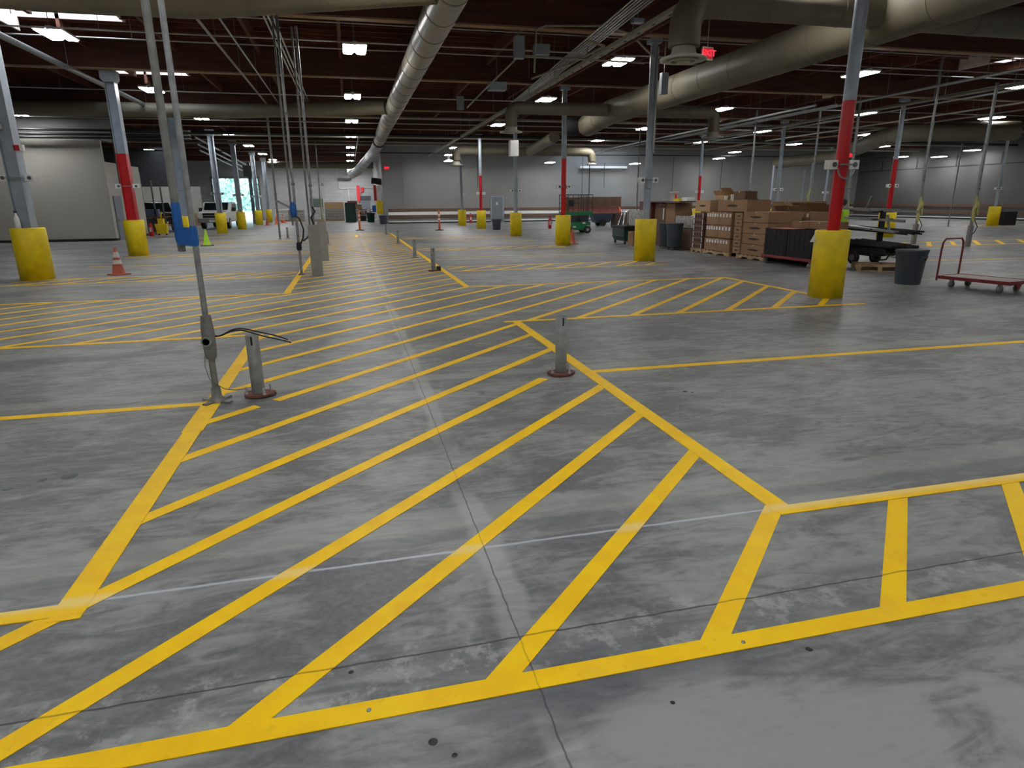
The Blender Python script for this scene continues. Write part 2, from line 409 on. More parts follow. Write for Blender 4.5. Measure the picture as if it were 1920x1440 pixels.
struct(MB().box(XR-.12,37.4,0,XR-.002,YF-.15,.09),'baseboard_right',M['dark'])
struct(MB().box(20.3,YF-.4,4.55,24.8,YF-.002,4.75),'trim_8',M['white'])
# panel seams on the upper right wall
mb=MB()
for y in (30,34,38,42,46,50,54): mb.box(XR-.03,y-.05,4.3,XR-.002,y+.05,5.2)
mb.box(XR-.03,27,4.25,XR-.002,YF-.15,4.33); struct(mb,'trim_9',M['wall_dk'])
# back-left low wall, dark void and wooden dado
struct(MB().box(-21.9,60.0,1.0,-11.9,60.15,3.15),'wall_loading',M['wall_w'])
struct(MB().box(-21.9,59.95,0.0,-11.9,60.15,1.0),'wall_dado',M['wood_tan'])
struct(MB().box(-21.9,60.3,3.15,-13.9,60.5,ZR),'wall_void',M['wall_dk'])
# outside
struct(MB().box(-60,YE+.35,-.25,30,140,-.05),'ground_outside',M['asphalt'])
# ---------------------------------------------------------------- floor markings
def line_poly(a,b,w):
    a=Vector(a);b=Vector(b);d=(b-a).normalized(); n=Vector((-d.y,d.x))*w/2
    return [a-n,b-n,b+n,a+n]
def flat(mb,poly,z1,z0=.0005):
    n=len(poly); v=[(p[0],p[1],z0) for p in poly]+[(p[0],p[1],z1) for p in poly]
    mb.add(v,[tuple(range(n,2*n))]+[(i,(i+1)%n,n+(i+1)%n,n+i) for i in range(n)])
def clip_poly(poly,reg):
    # clip convex poly by convex region (ccw)
    out=poly
    for i in range(len(reg)):
        a=Vector(reg[i]); b=Vector(reg[(i+1)%len(reg)]); e=b-a
        ins=lambda p:(e.x*(p[1]-a.y)-e.y*(p[0]-a.x))>=-1e-9
        new=[]
        for k in range(len(out)):
            p=out[k]; q=out[(k+1)%len(out)]
            ip,iq=ins(p),ins(q)
            if ip: new.append(p)
            if ip!=iq:
                dp=(e.x*(p[1]-a.y)-e.y*(p[0]-a.x)); dq=(e.x*(q[1]-a.y)-e.y*(q[0]-a.x)); tt=dp/(dp-dq)
                new.append(Vector((p[0]+(q[0]-p[0])*tt,p[1]+(q[1]-p[1])*tt)))
        out=new
        if len(out)<3: return None
    return out
def paint_mat():
    m,t,N,L=nt('yellow_line_paint')
    out=N.new('ShaderNodeOutputMaterial'); b=N.new('ShaderNodeBsdfPrincipled'); L.new(b.outputs[0],out.inputs[0])
    geo=N.new('ShaderNodeNewGeometry'); sep=N.new('ShaderNodeSeparateXYZ'); L.new(geo.outputs['Position'],sep.inputs[0])
    def ns(sc,det):
        n=N.new('ShaderNodeTexNoise'); n.inputs['Scale'].default_value=sc; n.inputs['Detail'].default_value=det; L.new(geo.outputs['Position'],n.inputs[0]); return n.outputs[0]
    def mt(op,a,b_):
        n=N.new('ShaderNodeMath'); n.operation=op
        for i,x in enumerate((a,b_)):
            if isinstance(x,(int,float)): n.inputs[i].default_value=x
            else: L.new(x,n.inputs[i])
        return n.outputs[0]
    def mr(v,a,c):
        n=N.new('ShaderNodeMapRange'); n.interpolation_type='SMOOTHSTEP'; n.inputs['From Min'].default_value=a; n.inputs['From Max'].default_value=c; L.new(v,n.inputs[0]); return n.outputs[0]
    def mx(f,a,c):
        n=N.new('ShaderNodeMix'); n.data_type='RGBA'; L.new(f,n.inputs[0])
        for i,x in ((6,a),(7,c)):
            if isinstance(x,tuple): n.inputs[i].default_value=(*x,1)
            else: L.new(x,n.inputs[i])
        return n.outputs[2]
    w=mt('MULTIPLY',mt('SUBTRACT',ns(9,5),.5),.02)
    def band(c,v,h,sf): return mt('SUBTRACT',1.0,mr(mt('ABSOLUTE',mt('ADD',mt('SUBTRACT',c,v),w),0),h,h+sf))
    col=mx(mr(ns(5,6),.35,.65),(.93,.54,.0),(.98,.61,.0))
    col=mx(mt('MULTIPLY',mr(ns(1.7,7),.58,.72),.35),col,(.95,.60,.06))
    col=mx(mt('MULTIPLY',mr(ns(22,8),.62,.7),.30),col,(.72,.42,.0))
    col=mx(mt('MULTIPLY',band(sep.outputs[1],2.855,.012,.05),.45),col,(.88,.74,.42))
    cr=mt('MAXIMUM',band(sep.outputs[1],2.135,.002,.005),mt('MULTIPLY',band(sep.outputs[0],.545,.001,.004),.6))
    col=mx(mt('MULTIPLY',cr,.75),col,(.30,.17,.0))
    L.new(col,b.inputs['Base Color']); b.inputs['Roughness'].default_value=.5; b.inputs['Specular IOR Level'].default_value=.25
    return m
M['paint_y']=paint_mat()
YP=M['paint_y']
def strip(parent,name,pts,w,z=.004):
    mb=MB()
    for a,b in zip(pts[:-1],pts[1:]):
        flat(mb,line_poly(a,b,w),z); z+=.0002
    return mb.build(name,YP,parent)
wk=empty('hatched_walkway',(0,0,0),0,'long yellow hatched walkway running away from the camera, with side arms','floor marking')
XL,XRr=-1.31,2.28
strip(wk,'border_line',[(-14,1.885),(7,1.885)],.092,.0048)
strip(wk,'border_line',[(XL,2.72),(XL,5.2)],.13,.0052)
strip(wk,'border_line',[(XL,5.12),(XL,5.9)],.155,.0050)
strip(wk,'border_line',[(XL,5.95),(XL,7.1)],.13,.0050)
strip(wk,'border_line',[(XL,6.95),(XL+.0,8.95)],.13,.0046)
strip(wk,'border_line',[(XRr,2.80),(XRr,9.02)],.125,.0050)
strip(wk,'border_line',[(XRr-.05,2.82),(7,2.82)],.095,.0054)
strip(wk,'border_line',[(-14,2.80),(XL+.05,2.80)],.095,.0054)
strip(wk,'border_line',[(-14,9.03),(XL+.06,9.03)],.10,.0044)
strip(wk,'border_line',[(2.1,9.03),(8.35,8.97)],.10,.0044)
strip(wk,'border_line',[(-16,13.28),(XL+.06,13.26)],.11,.0044)
strip(wk,'border_line',[(XRr-.06,13.20),(8.25,13.08)],.11,.0044)
strip(wk,'border_line',[(8.23,13.13),(8.25,10.05)],.12,.0046)
strip(wk,'border_line',[(XL,13.25),(XL,36.5)],.13,.0042)
strip(wk,'border_line',[(XRr,13.2),(XRr,38.5)],.13,.0042)
REG=[[(-14,1.9),(7,1.9),(7,2.80),(-14,2.80)],[(XL,2.80),(XRr,2.80),(XRr,9.0),(XL,9.0)],
     [(-15,9.0),(8.2,9.0),(8.2,13.2),(-15,13.2)],[(XL,13.2),(XRr,13.2),(XRr,40),(XL,40)]]
cs=[3.24+.857*k for k in range(-12,44)]
def cc(k):
    base={-4:-.24,-3:.62,-2:1.5,-1:2.39,0:3.24,1:4.11,2:4.89,3:5.79,4:6.58}
    return base.get(k,3.2+.855*k+(.0 if k<0 else 0))
for k in range(-12,44):
    c=cc(k)
    polys=[]
    for ri,reg in enumerate(REG):
        a=(-16,-16+c); b=(12,12+c)
        if k==1 and ri==1: b=(1.77,1.77+c)   # stops short of the right bollard
        if k==4 and ri==1:   # gap where the left post stands
            for aa,bb in ((a,(-.90,-.90+c)),((-.76,-.76+c),b)):
                p=clip_poly([Vector(q) for q in line_poly(aa,bb,.098)],reg)
                if p: polys.append(p)
            continue
        p=clip_poly([Vector(q) for q in line_poly(a,b,.098)],reg)
        if p: polys.append(p)
    comps=[]
    for p in polys:
        y0=min(q[1] for q in p); y1=max(q[1] for q in p); x0=min(q[0] for q in p); x1=max(q[0] for q in p)
        for cm in comps:
            if cm[0]-.002<y1 and y0<cm[1]+.002 and cm[3]-.002<x1 and x0<cm[4]+.002: cm[2].append(p); cm[0]=min(cm[0],y0); cm[1]=max(cm[1],y1); cm[3]=min(cm[3],x0); cm[4]=max(cm[4],x1); break
        else: comps.append([y0,y1,[p],x0,x1])
    for cm in comps:
        mb=MB()
        for p in cm[2]: flat(mb,p,.0032)
        mb.build('stripe',YP,wk)
def hatch(label,x0,x1,y0,y1,sp=.855,off=0,ext=0,w=.09,closed=False,ang=1):
    r=empty('hatched_island',(0,0,0),0,label,'floor marking','hatched paint islands between parking bays')
    strip(r,'border_line',[(x0,y0),(x1,y0)],w,.0042); strip(r,'border_line',[(x0,y1),(x1-ext,y1)],w,.0042)
    if closed: strip(r,'border_line',[(x1-ext,y1),(x1,y0)],w,.0046)
    k=int((y0-x1)/sp)-2
    while k*sp+off< y1-x0+1:
        c=k*sp+off
        p=clip_poly([Vector(q) for q in line_poly((x0-6,x0-6+c),(x1+6,x1+6+c),w)],[(x0,y0),(x1,y0),(x1-ext,y1),(x0,y1)])
        if p: mb=MB(); flat(mb,p,.003); mb.build('stripe',YP,r)
        k+=1
    return r
hatch('narrow yellow hatched island ending at the nearest left yellow drum',-7.7,XL-.1,16.45,17.6)
hatch('narrow yellow hatched island ending at the second right yellow drum',2.45,8.5,16.38,17.55,ext=.25)
hatch('thin far hatched island ending at the second left yellow drum',-7.4,XL-.1,24.1,25.2)
hatch('thin far hatched island ending at the third right yellow drum',2.45,8.2,24.0,25.15)
hatch('very far hatched island reaching the fourth right yellow drum',2.45,8.3,32.1,33.2)
hatch('very far hatched island left of the walkway posts',-7.3,XL-.1,32.1,33.2)
hatch('yellow dashed hatch beyond the grey bin and red platform cart',17.0,30,19.6,21.6,sp=1.15,w=.16)
hatch('yellow dashed hatch round the farthest right yellow drum',38.5,48,32.6,34.2,sp=1.4,w=.16)
def pline(label,a,b,w=.10): 
    mb=MB(); flat(mb,line_poly(a,b,w),.003); return mb.build('painted_line',YP,label=label,cat='floor marking',group='parking bay lines')
pline('single yellow bay line running left from the pole base',(-14,6.0),(XL-.05,5.88))
pline('single yellow bay line running right from beside the near right post',(XRr+.05,6.0),(9.5,5.91))
pline('thin far yellow bay line left of the walkway behind the orange cone',(-7.4,20.9),(XL-.1,20.9))
pline('thin far yellow bay line right of the walkway before the third right drum',(2.8,20.75),(8.3,20.62))
pline('thin far bay line left of the walkway, farthest of the three',(-7.4,29.0),(XL-.1,29.0))
pline('thin far bay line right of the walkway beyond the third right drum',(2.8,28.8),(8.3,28.7))
pline('pale yellow bay line behind the red platform cart',(15.5,15.0),(30,14.2))
pline('short yellow dash in the floor between the far grey posts',(0.3,35.0),(0.3,37.6),.14)
pline('short slanting yellow line beside the far left grey post',(-2.6,35.0),(-1.2,38.6),.13)
pline('short slanting pale line near the white pickup truck',(-7.6,37.0),(-5.6,42.0),.13)
# ---------------------------------------------------------------- steel posts in the walkway
def round_post(x,y,h,label,base=True,r=.058,lean=0):
    o=empty('steel_post',(x,y,0),0,label,'bollard','short galvanised posts beside the walkway')
    mb=MB(); mb.lathe([(r,.035),(r,h),(r-.008,h),(r-.008,h-.12),(0.001,h-.12)],24); mb.build('post_tube',M['galv_dull'],o)
    MB().box(-.008,-r-.002,h-.085,.008,-r+.012,h-.005).build('slot',M['dark'],o)
    if base:
        mb=MB(); pts=[(.14*math.cos(a)*(1+.12*math.sin(3*a+1)),.125*math.sin(a)*(1+.1*math.cos(2*a))) for a in [2*PI*k/18 for k in range(18)]]
        mb.prism(pts,.006,.03); mb.build('base_plate',M['rust'],o,bevel=.004)
        for (bx,by) in ((-.10,-.03),(.10,.05),(-.03,.10),(.06,-.09)):
            MB().lathe([(.009,.03),(.009,.095),(.001,.095)],8,(bx,by,0)).lathe([(.017,.03),(.017,.045),(.001,.045)],6,(bx,by,0)).build('anchor_bolt',M['bolt'],o)
    else:
        MB().box(-.11,-.11,.0,.11,.11,.02).build('base_plate',M['galv_dull'],o)
    return o
round_post(-.93,6.02,.57,'nearest left grey steel post on a rusty base, beside the tall pole')
round_post(1.98,5.98,.60,'nearest right grey steel post on a rusty base, on the yellow border line')
round_post(2.01,16.6,.58,'grey steel post on the right walkway border, second from the camera')
round_post(1.96,21.0,.57,'grey steel post on the right walkway border, third from the camera',False)
round_post(1.98,28.6,.56,'grey steel post on the right walkway border, fourth from the camera',False)
round_post(1.97,37.5,.56,'grey steel post on the right walkway border, farthest from the camera',False)
round_post(-.97,28.9,.56,'grey steel post left of the walkway beyond the two tall grey sleeves',False)
round_post(-3.1,34.9,.57,'far left grey steel post standing beside a thin pole',False)
tag(MB().box(-.03,-.03,.0,.07,.07,.12).build('cable_stub',M['dark'],loc=(2.13,16.62,0)),'small black stub at the foot of the second right grey post','stub')
for (x,y,h,l) in ((-.86,16.55,1.20,'tall flat grey-brown post sleeve, the nearer of the pair'),(-.83,20.85,1.17,'tall flat grey-brown post sleeve, the farther of the pair')):
    o=empty('post_sleeve',(x,y,0),0,l,'bollard','tall grey post sleeves')
    MB().prism([(-.13,-.07),(.13,-.07),(.13,.02),(.10,.07),(-.10,.07),(-.13,.02)],.0,h).build('sleeve',M['post_grey'],o,bevel=.01)
    MB().box(-.11,-.05,h,.11,.05,h+.012).build('cap',M['galv_dull'],o)
# ---------------------------------------------------------------- columns and drums
def drum(x,y,r,h,label,sq=False):
    mb=MB(); 
    prof=[(r,0),(r,h-.02),(r-.02,h),(r-.05,h),(r-.06,h-.03),(r-.06,0)]
    mb.lathe(prof,40,closed=True)
    return mb.build('column_guard',M['drum_y'],loc=(x,y,0),label=label,cat='bollard',group='yellow drums round the columns')
def sensor_unit(x,y,z,half,label,rz=0,cable=True):
    o=empty('sensor_unit',(x,y,z),rz,label,'sensor','white sensor boxes strapped to columns')
    for s in (-1,1):
        cx=s*(half+.10)
        h=MB().prism([(cx-.10,-.07),(cx+.10-.02*(s<0),-.07),(cx+.10,-.03),(cx+.10,.05),(cx-.10,.05)],-.075,.075).build('housing',M['white'],o,bevel=.008)
        MB().lathe([(.042,-.085),(.042,-.07)],20,(cx+.01,0,0),ax='y').build('lens',M['lens'],h)
        MB().obox((cx+s*.105,0,0),(.02,.06,.07)).build('side_knob',M['white'],h)
    MB().box(-half-.02,-half-.02,-.012,half+.02,-half-.008,.012).build('strap',M['galv_dull'],o)
    if cable:
        pts=[(-half*1.0+.17*half/1.0*0+(-.02)+0,-half-.02,-.06)]
        pts=[((half+.06)*math.cos(a),-half-.03,-.07+.16*math.sin(a)) for a in [PI+PI*k/12 for k in range(13)]]
        MB().tube(pts,.013,8).build('cable_loop',M['galv'],o)
    return o
def round_column(x,y,r,label,red=None,top=5.93):
    o=empty('support_column',(x,y,0),0,label,'column','round grey columns of the right row')
    z=red if red else 0
    if red: MB().lathe([(r,0.0),(r,red)],24).build('red_section',M['red'],o,label='lower shaft painted red')
    MB().lathe([(r,z),(r,top-.12)],24).build('shaft',M['steel_paint'],o)
    MB().box(-.16,-.16,top-.12,.16,.16,top).build('cap_plate',M['steel_paint'],o)
    return o
rows=[(8.30,9.68,.292,1.18,'nearest on the right','red',3.29,.105),(8.41,17.49,.31,1.19,'second on the right','grey',None,.10),
      (8.39,25.1,.31,1.18,'third on the right, in front of the green lift','red',3.33,.10),(8.48,33.25,.31,1.17,'fourth on the right','grey',None,.10),
      (8.57,43.0,.31,1.18,'fifth on the right, beside the small dark bin','red',3.38,.10),(8.39,49.6,.31,1.16,'farthest on the right','grey',None,.09)]
for x,y,r,h,w_,c,red,cr in rows:
    drum(x,y+.2,r,h,'tall yellow drum round a column, '+w_)
    round_column(x,y+.2,cr,('round column painted red low down and grey above, ' if red else 'plain round grey column, ')+w_,red)
    sensor_unit(x,y+.2,2.27,cr,'twin sensor boxes on the column '+w_,cable=(y<18))
def wide_column(x,y,label,red=None,top=5.93,wd=.30,dp=.34):
    o=empty('support_column',(x,y,0),0,label,'column','wide steel columns of the left row')
    tk=.022
    def prof(z0,z1,nm,mm,lab=None):
        mb=MB(); mb.box(-wd/2,-dp/2,z0,-wd/2+tk,dp/2,z1).box(wd/2-tk,-dp/2,z0,wd/2,dp/2,z1).box(-wd/2+tk,-.08,z0,wd/2-tk,-.06,z1)
        mb.build(nm,mm,o,label=lab)
    if red: prof(0,red,'red_section',M['red'],'lower shaft painted red')
    prof(red or 0,top-.35,'shaft',M['steel_paint'])
    MB().prism([(-.16,top-.35),(.16,top-.35),(.24,top-.25),(.24,top),(-.24,top),(-.24,top-.25)],-.19,.19,'y').build('cap_plate',M['steel_paint'],o)
    return o
lrows=[(-7.42,17.82,.355,1.21,'nearest on the left',None),(-7.3,25.35,.325,1.21,'second on the left, behind the orange cone',3.38),(-7.35,33.2,.31,1.2,'third on the left, behind the blue tape',None),
       (-7.6,43.1,.31,1.2,'fourth on the left, beside the white pickup truck',None),(-7.45,49.9,.30,1.2,'fifth on the left, before the bright doorway',None),
       (-7.45,59.4,.30,1.2,'sixth on the left, right of the bright doorway',None),(-7.55,67.6,.29,1.2,'farthest on the left, before the wrapped pallets',None)]
for x,y,r,h,w_,red in lrows:
    drum(x,y,r,h,'wide yellow drum round a column, '+w_)
    wide_column(x,y,('wide steel column, red low down, ' if red else 'wide grey-blue steel column, ')+w_,red)
    if y<60: sensor_unit(x,y,2.33,.17,'white twin sensor boxes on the column '+w_,cable=False)
o=empty('alarm_strobe',(-7.28,17.72,2.98),0,'small red and white alarm strobe on the nearest left column','alarm')
MB().box(-.02,-.07,-.06,.10,.05,.06).build('housing',M['red'],o); MB().box(.10,-.06,-.06,.17,.04,.07).build('strobe_lens',M['white'],o)
MB().box(-.06,-.045,-.05,.06,.045,.06).build('junction_box',M['white'],loc=(-7.5,17.65,3.42),label='small pale junction box high on the nearest left column',cat='box')
o=empty('spray_bottle',(-7.5,17.58,1.13),0,'white spray bottle standing inside the nearest left yellow drum','bottle')
MB().lathe([(.05,0),(.055,.02),(.055,.3),(.02,.38),(.02,.42)],14).build('bottle_body',M['white'],o); MB().box(-.02,-.04,.42,.02,.03,.47).build('nozzle',M['green_dk'],o)
MB().prism([(-.08,0),(.03,0),(-.0,.14)],0,.01,'y').build('paper_tag',M['white'],loc=(7.92,9.86,.98),label='torn white paper tag stuck on the nearest right yellow drum',cat='paper')
# right-hand grid columns
for x,y,red,l in ((24.1,25.3,3.4,'red and grey column far right, beyond the pipe rack'),(24.0,33.4,None,'grey column far right above the open cartons'),
                  (23.5,41.3,3.3,'red and grey column behind the stacked cartons'),(39.7,33.2,None,'grey column farthest right, near the dark wall door'),(39.9,49.0,None,'grey column far back behind the cartons, between two pipe stands')):
    r_=.36 if x<30 else .33
    drum(x,y,r_,1.18,'yellow drum round the '+l)
    round_column(x,y,.10 if x<30 else .08,l,red)
    sensor_unit(x,y,2.27,.1,'white sensor boxes on the '+l,cable=False)
# ---------------------------------------------------------------- hanging poles
def flange_base(parent,r=.11):
    b=MB(); 
    for k in range(4):
        a=PI/4+k*PI/2+.2; b.obox((math.cos(a)*.085,math.sin(a)*.085,.012),(.13,.05,.014),(0,0,a))
    b.lathe([(.075,.004),(.075,.02),(.045,.05),(.04,.12),(.036,.14)],16)
    return b.build('base_flange',M['galv_dull'],parent)
o=empty('conduit_pole',(-1.27,5.93,0),0,'tall grey conduit pole with cast fitting and black wires, standing on the left border','pole')
flange_base(o)
MB().lathe([(.0275,.13),(.0275,.42)],16).build('lower_tube',M['galv_dull'],o)
MB().lathe([(.0245,.76),(.0245,5.9)],16).build('upper_tube',M['galv'],o)
f=MB().lathe([(.045,.40),(.052,.43),(.055,.50),(.055,.64),(.048,.72),(.043,.78)],16).build('conduit_fitting',M['galv_dull'],o)
MB().lathe([(.042,-.10),(.042,-.05),(.03,-.05),(.03,-.085)],16,(-.005,0,.565),ax='y').build('fitting_socket',M['galv'],f)
MB().lathe([(.029,-.1012),(.001,-.1012)],16,(-.005,0,.565),ax='y').build('socket_core',M['dark'],f)
wires=[[(.05,0,.598),(.085,-.01,.596),(.12,-.015,.606),(.155,-.02,.624),(.19,-.025,.642),(.23,-.03,.654),(.27,-.035,.657),(.31,-.04,.652),(.38,-.05,.634),(.46,-.06,.612),(.55,-.075,.59),(.62,-.085,.565),(.665,-.09,.545)],
       [(.05,0,.590),(.085,0,.592),(.12,-.005,.602),(.155,-.01,.618),(.19,-.015,.632),(.23,-.02,.640),(.27,-.025,.640),(.32,-.03,.630),(.39,-.04,.604),(.47,-.045,.576),(.56,-.05,.55),(.63,-.055,.53),(.685,-.06,.512)]]
for w_ in wires: MB().tube(w_,.0065,8).build('black_wire',M['cable_black'],o)
MB().tube([(.665,-.09,.545),(.715,-.095,.535)],.003,6).build('bare_wire_end',M['copper'],o)
MB().tube([(-.05,-.02,.42),(-.055,-.03,.33),(-.03,-.04,.22),(.02,-.04,.17),(.08,-.03,.12),(.16,-.02,.10),(.24,0,.10)],.0035,6).build('green_wire',M['cable_green'],o)
o2=empty('conduit_pipe',(-1.40,6.02,0),0,'wider grey pipe hanging beside the near conduit pole, cut off above the floor','pipe')
MB().lathe([(.031,1.32),(.031,5.9)],18).build('pipe_tube',M['galv_dull'],o2); MB().lathe([(.026,1.318),(.001,1.318)],18).build('pipe_end',M['dark'],o2)
o3=empty('blue_tape_wrap',(-1.335,5.97,0),0,'bright blue tape binding the two near pipes together','tape')
MB().lathe([(.034,1.40),(.038,1.42),(.036,1.70),(.033,1.72)],14,(-.065,.05,0)).build('tape_sleeve',M['tape_blue'],o3)
mb=MB(); mb.lathe([(.027,1.37),(.033,1.40),(.031,1.50),(.027,1.53)],14,(.065,-.04,0)); mb.beam((-.075,.015,1.45),(.08,-.068,1.44),.012,.15); mb.beam((-.06,.085,1.45),(.07,.0,1.44),.01,.14); mb.build('tape_band',M['tape_blue'],o3)
def thin_pole(x,y,z0,z1,r,label,mt='galv',clamps=True,base=True):
    o=empty('conduit_pole',(x,y,0),0,label,'pole')
    MB().lathe([(r,z0),(r,z1)],12).build('pole_tube',M[mt],o)
    if base: MB().lathe([(.09,0),(.09,.015),(.035,.05),(.03,.10),(r*.98,.12)],14).build('base_flange',M['galv_dull'],o)
    if clamps:
        for z in (z0+(z1-z0)*.35,z0+(z1-z0)*.62): MB().lathe([(r*1.5,z),(r*1.5,z+.05)],12).build('coupling',M['galv_dull'],o)
    return o
# pair near the grey sleeves
p=thin_pole(-1.25,16.75,0.1,5.9,.032,'bundled pole behind the nearer grey sleeve, with blue tape and a black cable','galv')
MB().lathe([(.024,1.2),(.024,5.9)],12,(-.10,.05,0)).build('second_tube',M['galv_dull'],p)
MB().lathe([(.05,1.38),(.085,1.45),(.08,1.66),(.045,1.74)],10,(-.05,0,0)).build('blue_tape_wrap',M['tape_blue'],p)
MB().lathe([(.05,.60),(.065,.64),(.06,.76),(.04,.80)],10).build('black_tape_wrap',M['dark'],p)
MB().tube([(-.1,-.05,1.5),(.08,-.06,1.35),(.15,-.08,1.1),(.12,-.08,.9),(.03,-.06,.72)],.02,8).build('black_cable',M['cable_black'],p)
MB().beam((-.12,-.02,1.62),(-.42,-.02,1.78),.05,.05).build('open_bracket',M['galv'],p)
p=thin_pole(-.93,18.2,0.1,5.9,.032,'bundled pole between the two grey sleeves, with a looped black cable','galv')
MB().lathe([(.024,1.0),(.024,5.9)],12,(-.11,.06,0)).build('second_tube',M['galv_dull'],p)
MB().tube([(.0,-.06,1.62),(.06,-.08,1.5),(-.05,-.09,1.35),(.02,-.08,1.1),(-.12,-.1,.9),(-.3,-.1,.75)],.024,8).build('black_cable',M['cable_black'],p)
thin_pole(-3.45,34.6,.1,5.9,.05,'thin pole beside the far left grey post','galv_dull')
p=thin_pole(-1.95,50.0,.6,5.9,.04,'very thin hanging pole with caution tape beyond the grey sleeves','galv_dull',False,False)
MB().tube([(.03,-.03,2.1),(.06,-.05,1.6),(.02,-.05,1.2),(.05,-.05,.7),(.1,-.05,.5)],.04,6).build('caution_tape',M['yellow_tape'],p)
def tape_pole(x,y,top,label,r=.045,mt='galv'):
    p=thin_pole(x,y,.1,top,r,label,mt)
    MB().tube([(-.06,-.08,1.75),(-.03,-.1,1.5),(-.12,-.1,1.3),(-.08,-.1,1.05),(-.02,-.08,.85)],[.03,.06,.05,.06,.03],6).build('caution_tape',M['yellow_tape'],p)
    MB().tube([(.06,-.06,1.6),(.05,-.08,1.3),(.08,-.08,1.1)],[.05,.05,.04],6).build('caution_tape',M['yellow_tape'],p)
    MB().box(-.08,-.05,0,.08,.05,.75).build('base_post',M['post_grey'],p)
    MB().tube([(.05,-.05,.95),(.2,-.08,.7),(.1,-.08,.5),(0,-.08,.42)],.015,6).build('black_cable',M['cable_black'],p)
    return p
p=tape_pole(21.2,20.8,6.9,'tall thin pole with yellow tape, rising behind the grey bin to a bright top plate')
MB().box(-.22,-.08,6.9,.22,.08,6.99).build('top_plate',M['galv'],p)
p=tape_pole(21.9,19.1,5.5,'brightly lit thin pole with yellow tape, behind the platform cart handle',.055)
MB().tube([(.25,.3,.3),(.12,.1,1.4),(.05,.0,1.9)],.025,6).build('taped_guy',M['yellow_tape'],p)
p=thin_pole(22.6,26.2,.1,5.9,.06,'brightly lit thin pole standing behind the pipe rack')
MB().tube([(.0,0,2.0),(.1,-.05,1.0),(.0,-.05,.3)],.04,6).build('caution_tape',M['yellow_tape'],p)
thin_pole(19.6,29.5,.1,5.9,.045,'thin pole rising behind the tall carton stack')
p=thin_pole(22.3,28.4,.1,5.9,.045,'thin pole rising behind the open cartons, with a strip of yellow tape','galv')
MB().tube([(-.1,-.05,2.2),(-.2,-.05,1.9),(-.15,-.05,1.5)],.05,6).build('caution_tape',M['yellow_tape'],p)
thin_pole(15.8,34.5,.1,5.5,.035,'thin pole by the dark tilt cart under the far wall','galv_dull')
thin_pole(18.9,50.5,.1,5.5,.035,'thin dark pole against the far wall above the cartons','black_pipe',False)
thin_pole(36.5,33.4,.1,4.9,.04,'slim pole beside the farthest right yellow drum','galv_dull',False)
for i,(x,y) in enumerate(((26.5,37.5),(31.5,44),(28.8,40),(33,43),(30.5,39),(34.5,41.5))):
    thin_pole(x,y,.0,3.8+.25*(i%3),.06,'bluish pipe upright behind the red column, %s from the left'%ORD[i],'steel_paint',False,False)
# ---------------------------------------------------------------- ducts
def duct(label,pts,r,mt='duct',n=22,bands=True,name='air_duct'):
    o=empty(name,pts[0],0,label,'air duct','cream air ducts under the roof')
    P=[Vector(p)-Vector(pts[0]) for p in pts]
    Q=[P[0]]
    for i in range(1,len(P)-1):
        a=(P[i]-P[i-1]); b=(P[i+1]-P[i]); ra=min(a.length*.45,r*1.3); rb=min(b.length*.45,r*1.3)
        s=P[i]-a.normalized()*ra; e=P[i]+b.normalized()*rb
        for k in range(7):
            t_=k/6; Q.append((1-t_)**2*s+2*t_*(1-t_)*P[i]+t_*t_*e)
    Q.append(P[-1])
    MB().tube(Q,r,n).build('duct_tube',M[mt],o)
    if bands:
        for i in range(len(P)-1):
            d=P[i+1]-P[i]; L_=d.length
            if L_<2.2: continue
            k=1.1
            while k<L_-1:
                c=P[i]+d*(k/L_); dn=d.normalized()*.035
                MB().tube([c-dn,c+dn],r+.008,n,True).build('duct_band',M['duct'],o); k+=1.5
    return o
def diffuser(parent,base,x,y,z,r):
    b=Vector(base); c=(x-b.x,y-b.y,z-b.z)
    d_=MB().lathe([(r*.45,.22),(r*.55,.06),(r,.0),(r,-.03),(r*.86,-.035),(r*.8,.0),(.001,.01)],30,c).build('diffuser',M['diffuser'],parent,label='round ceiling diffuser plate')
    MB().lathe([(r*.62,-.05),(r*.62,-.02),(r*.5,-.02),(r*.5,-.05)],30,c,closed=True).build('diffuser_ring',M['diffuser'],d_)
    MB().lathe([(r*.30,-.06),(r*.30,-.04)],20,c).build('diffuser_core',M['diffuser'],d_)
duct('large shiny cream duct running away above the walkway, near part of it',[(2.17,6,5.55),(2.17,38,5.55),(2.2,43.5,5.5)],.36,'duct_shiny')
duct('bright duct continuing beyond the black straps and bending down to the left',[(2.2,44.3,5.48),(2.15,50,5.35),(1.0,58.5,4.35),(.5,62,4.25)],.36,'silver')
o=empty('duct_strap',(2.2,43.8,5.5),0,'black straps round the joint of the long shiny duct','strap')
for dy in (-.2,.35): MB().lathe([(.40,-.05),(.40,.05)],20,(0,dy,0),ax='y').build('strap_ring',M['black_pipe'],o)
duct('cream duct crossing the top left corner of the view',[(-16,14.3,5.36),(-2.5,14.45,5.36),(1.8,12.9,5.45)],.30)
d_=duct('far left cream duct crossing above the white office room',[(-20,32.4,5.6),(-5.0,32.1,5.6),(1.85,29.5,5.6)],.29)
duct('thick cream duct on the right running away from the camera',[(10.15,3,5.0),(10.1,25,5.0),(10.4,28.2,4.9)],.44)
MB().lathe([(.34,0),(.38,.15),(.38,.45),(.34,.6)],18,ax='x').build('duct_connector',M['dark'],loc=(9.45,28.5,4.86),label='black flexible connector at the end of the thick right duct',cat='air duct')
b=(16,11.2,5.0)
o=duct('cream duct crossing the top right corner with a wide round diffuser',[b,(6.1,11.15,5.0),(5.83,11.1,4.7),(5.83,11.1,4.25)],.27)
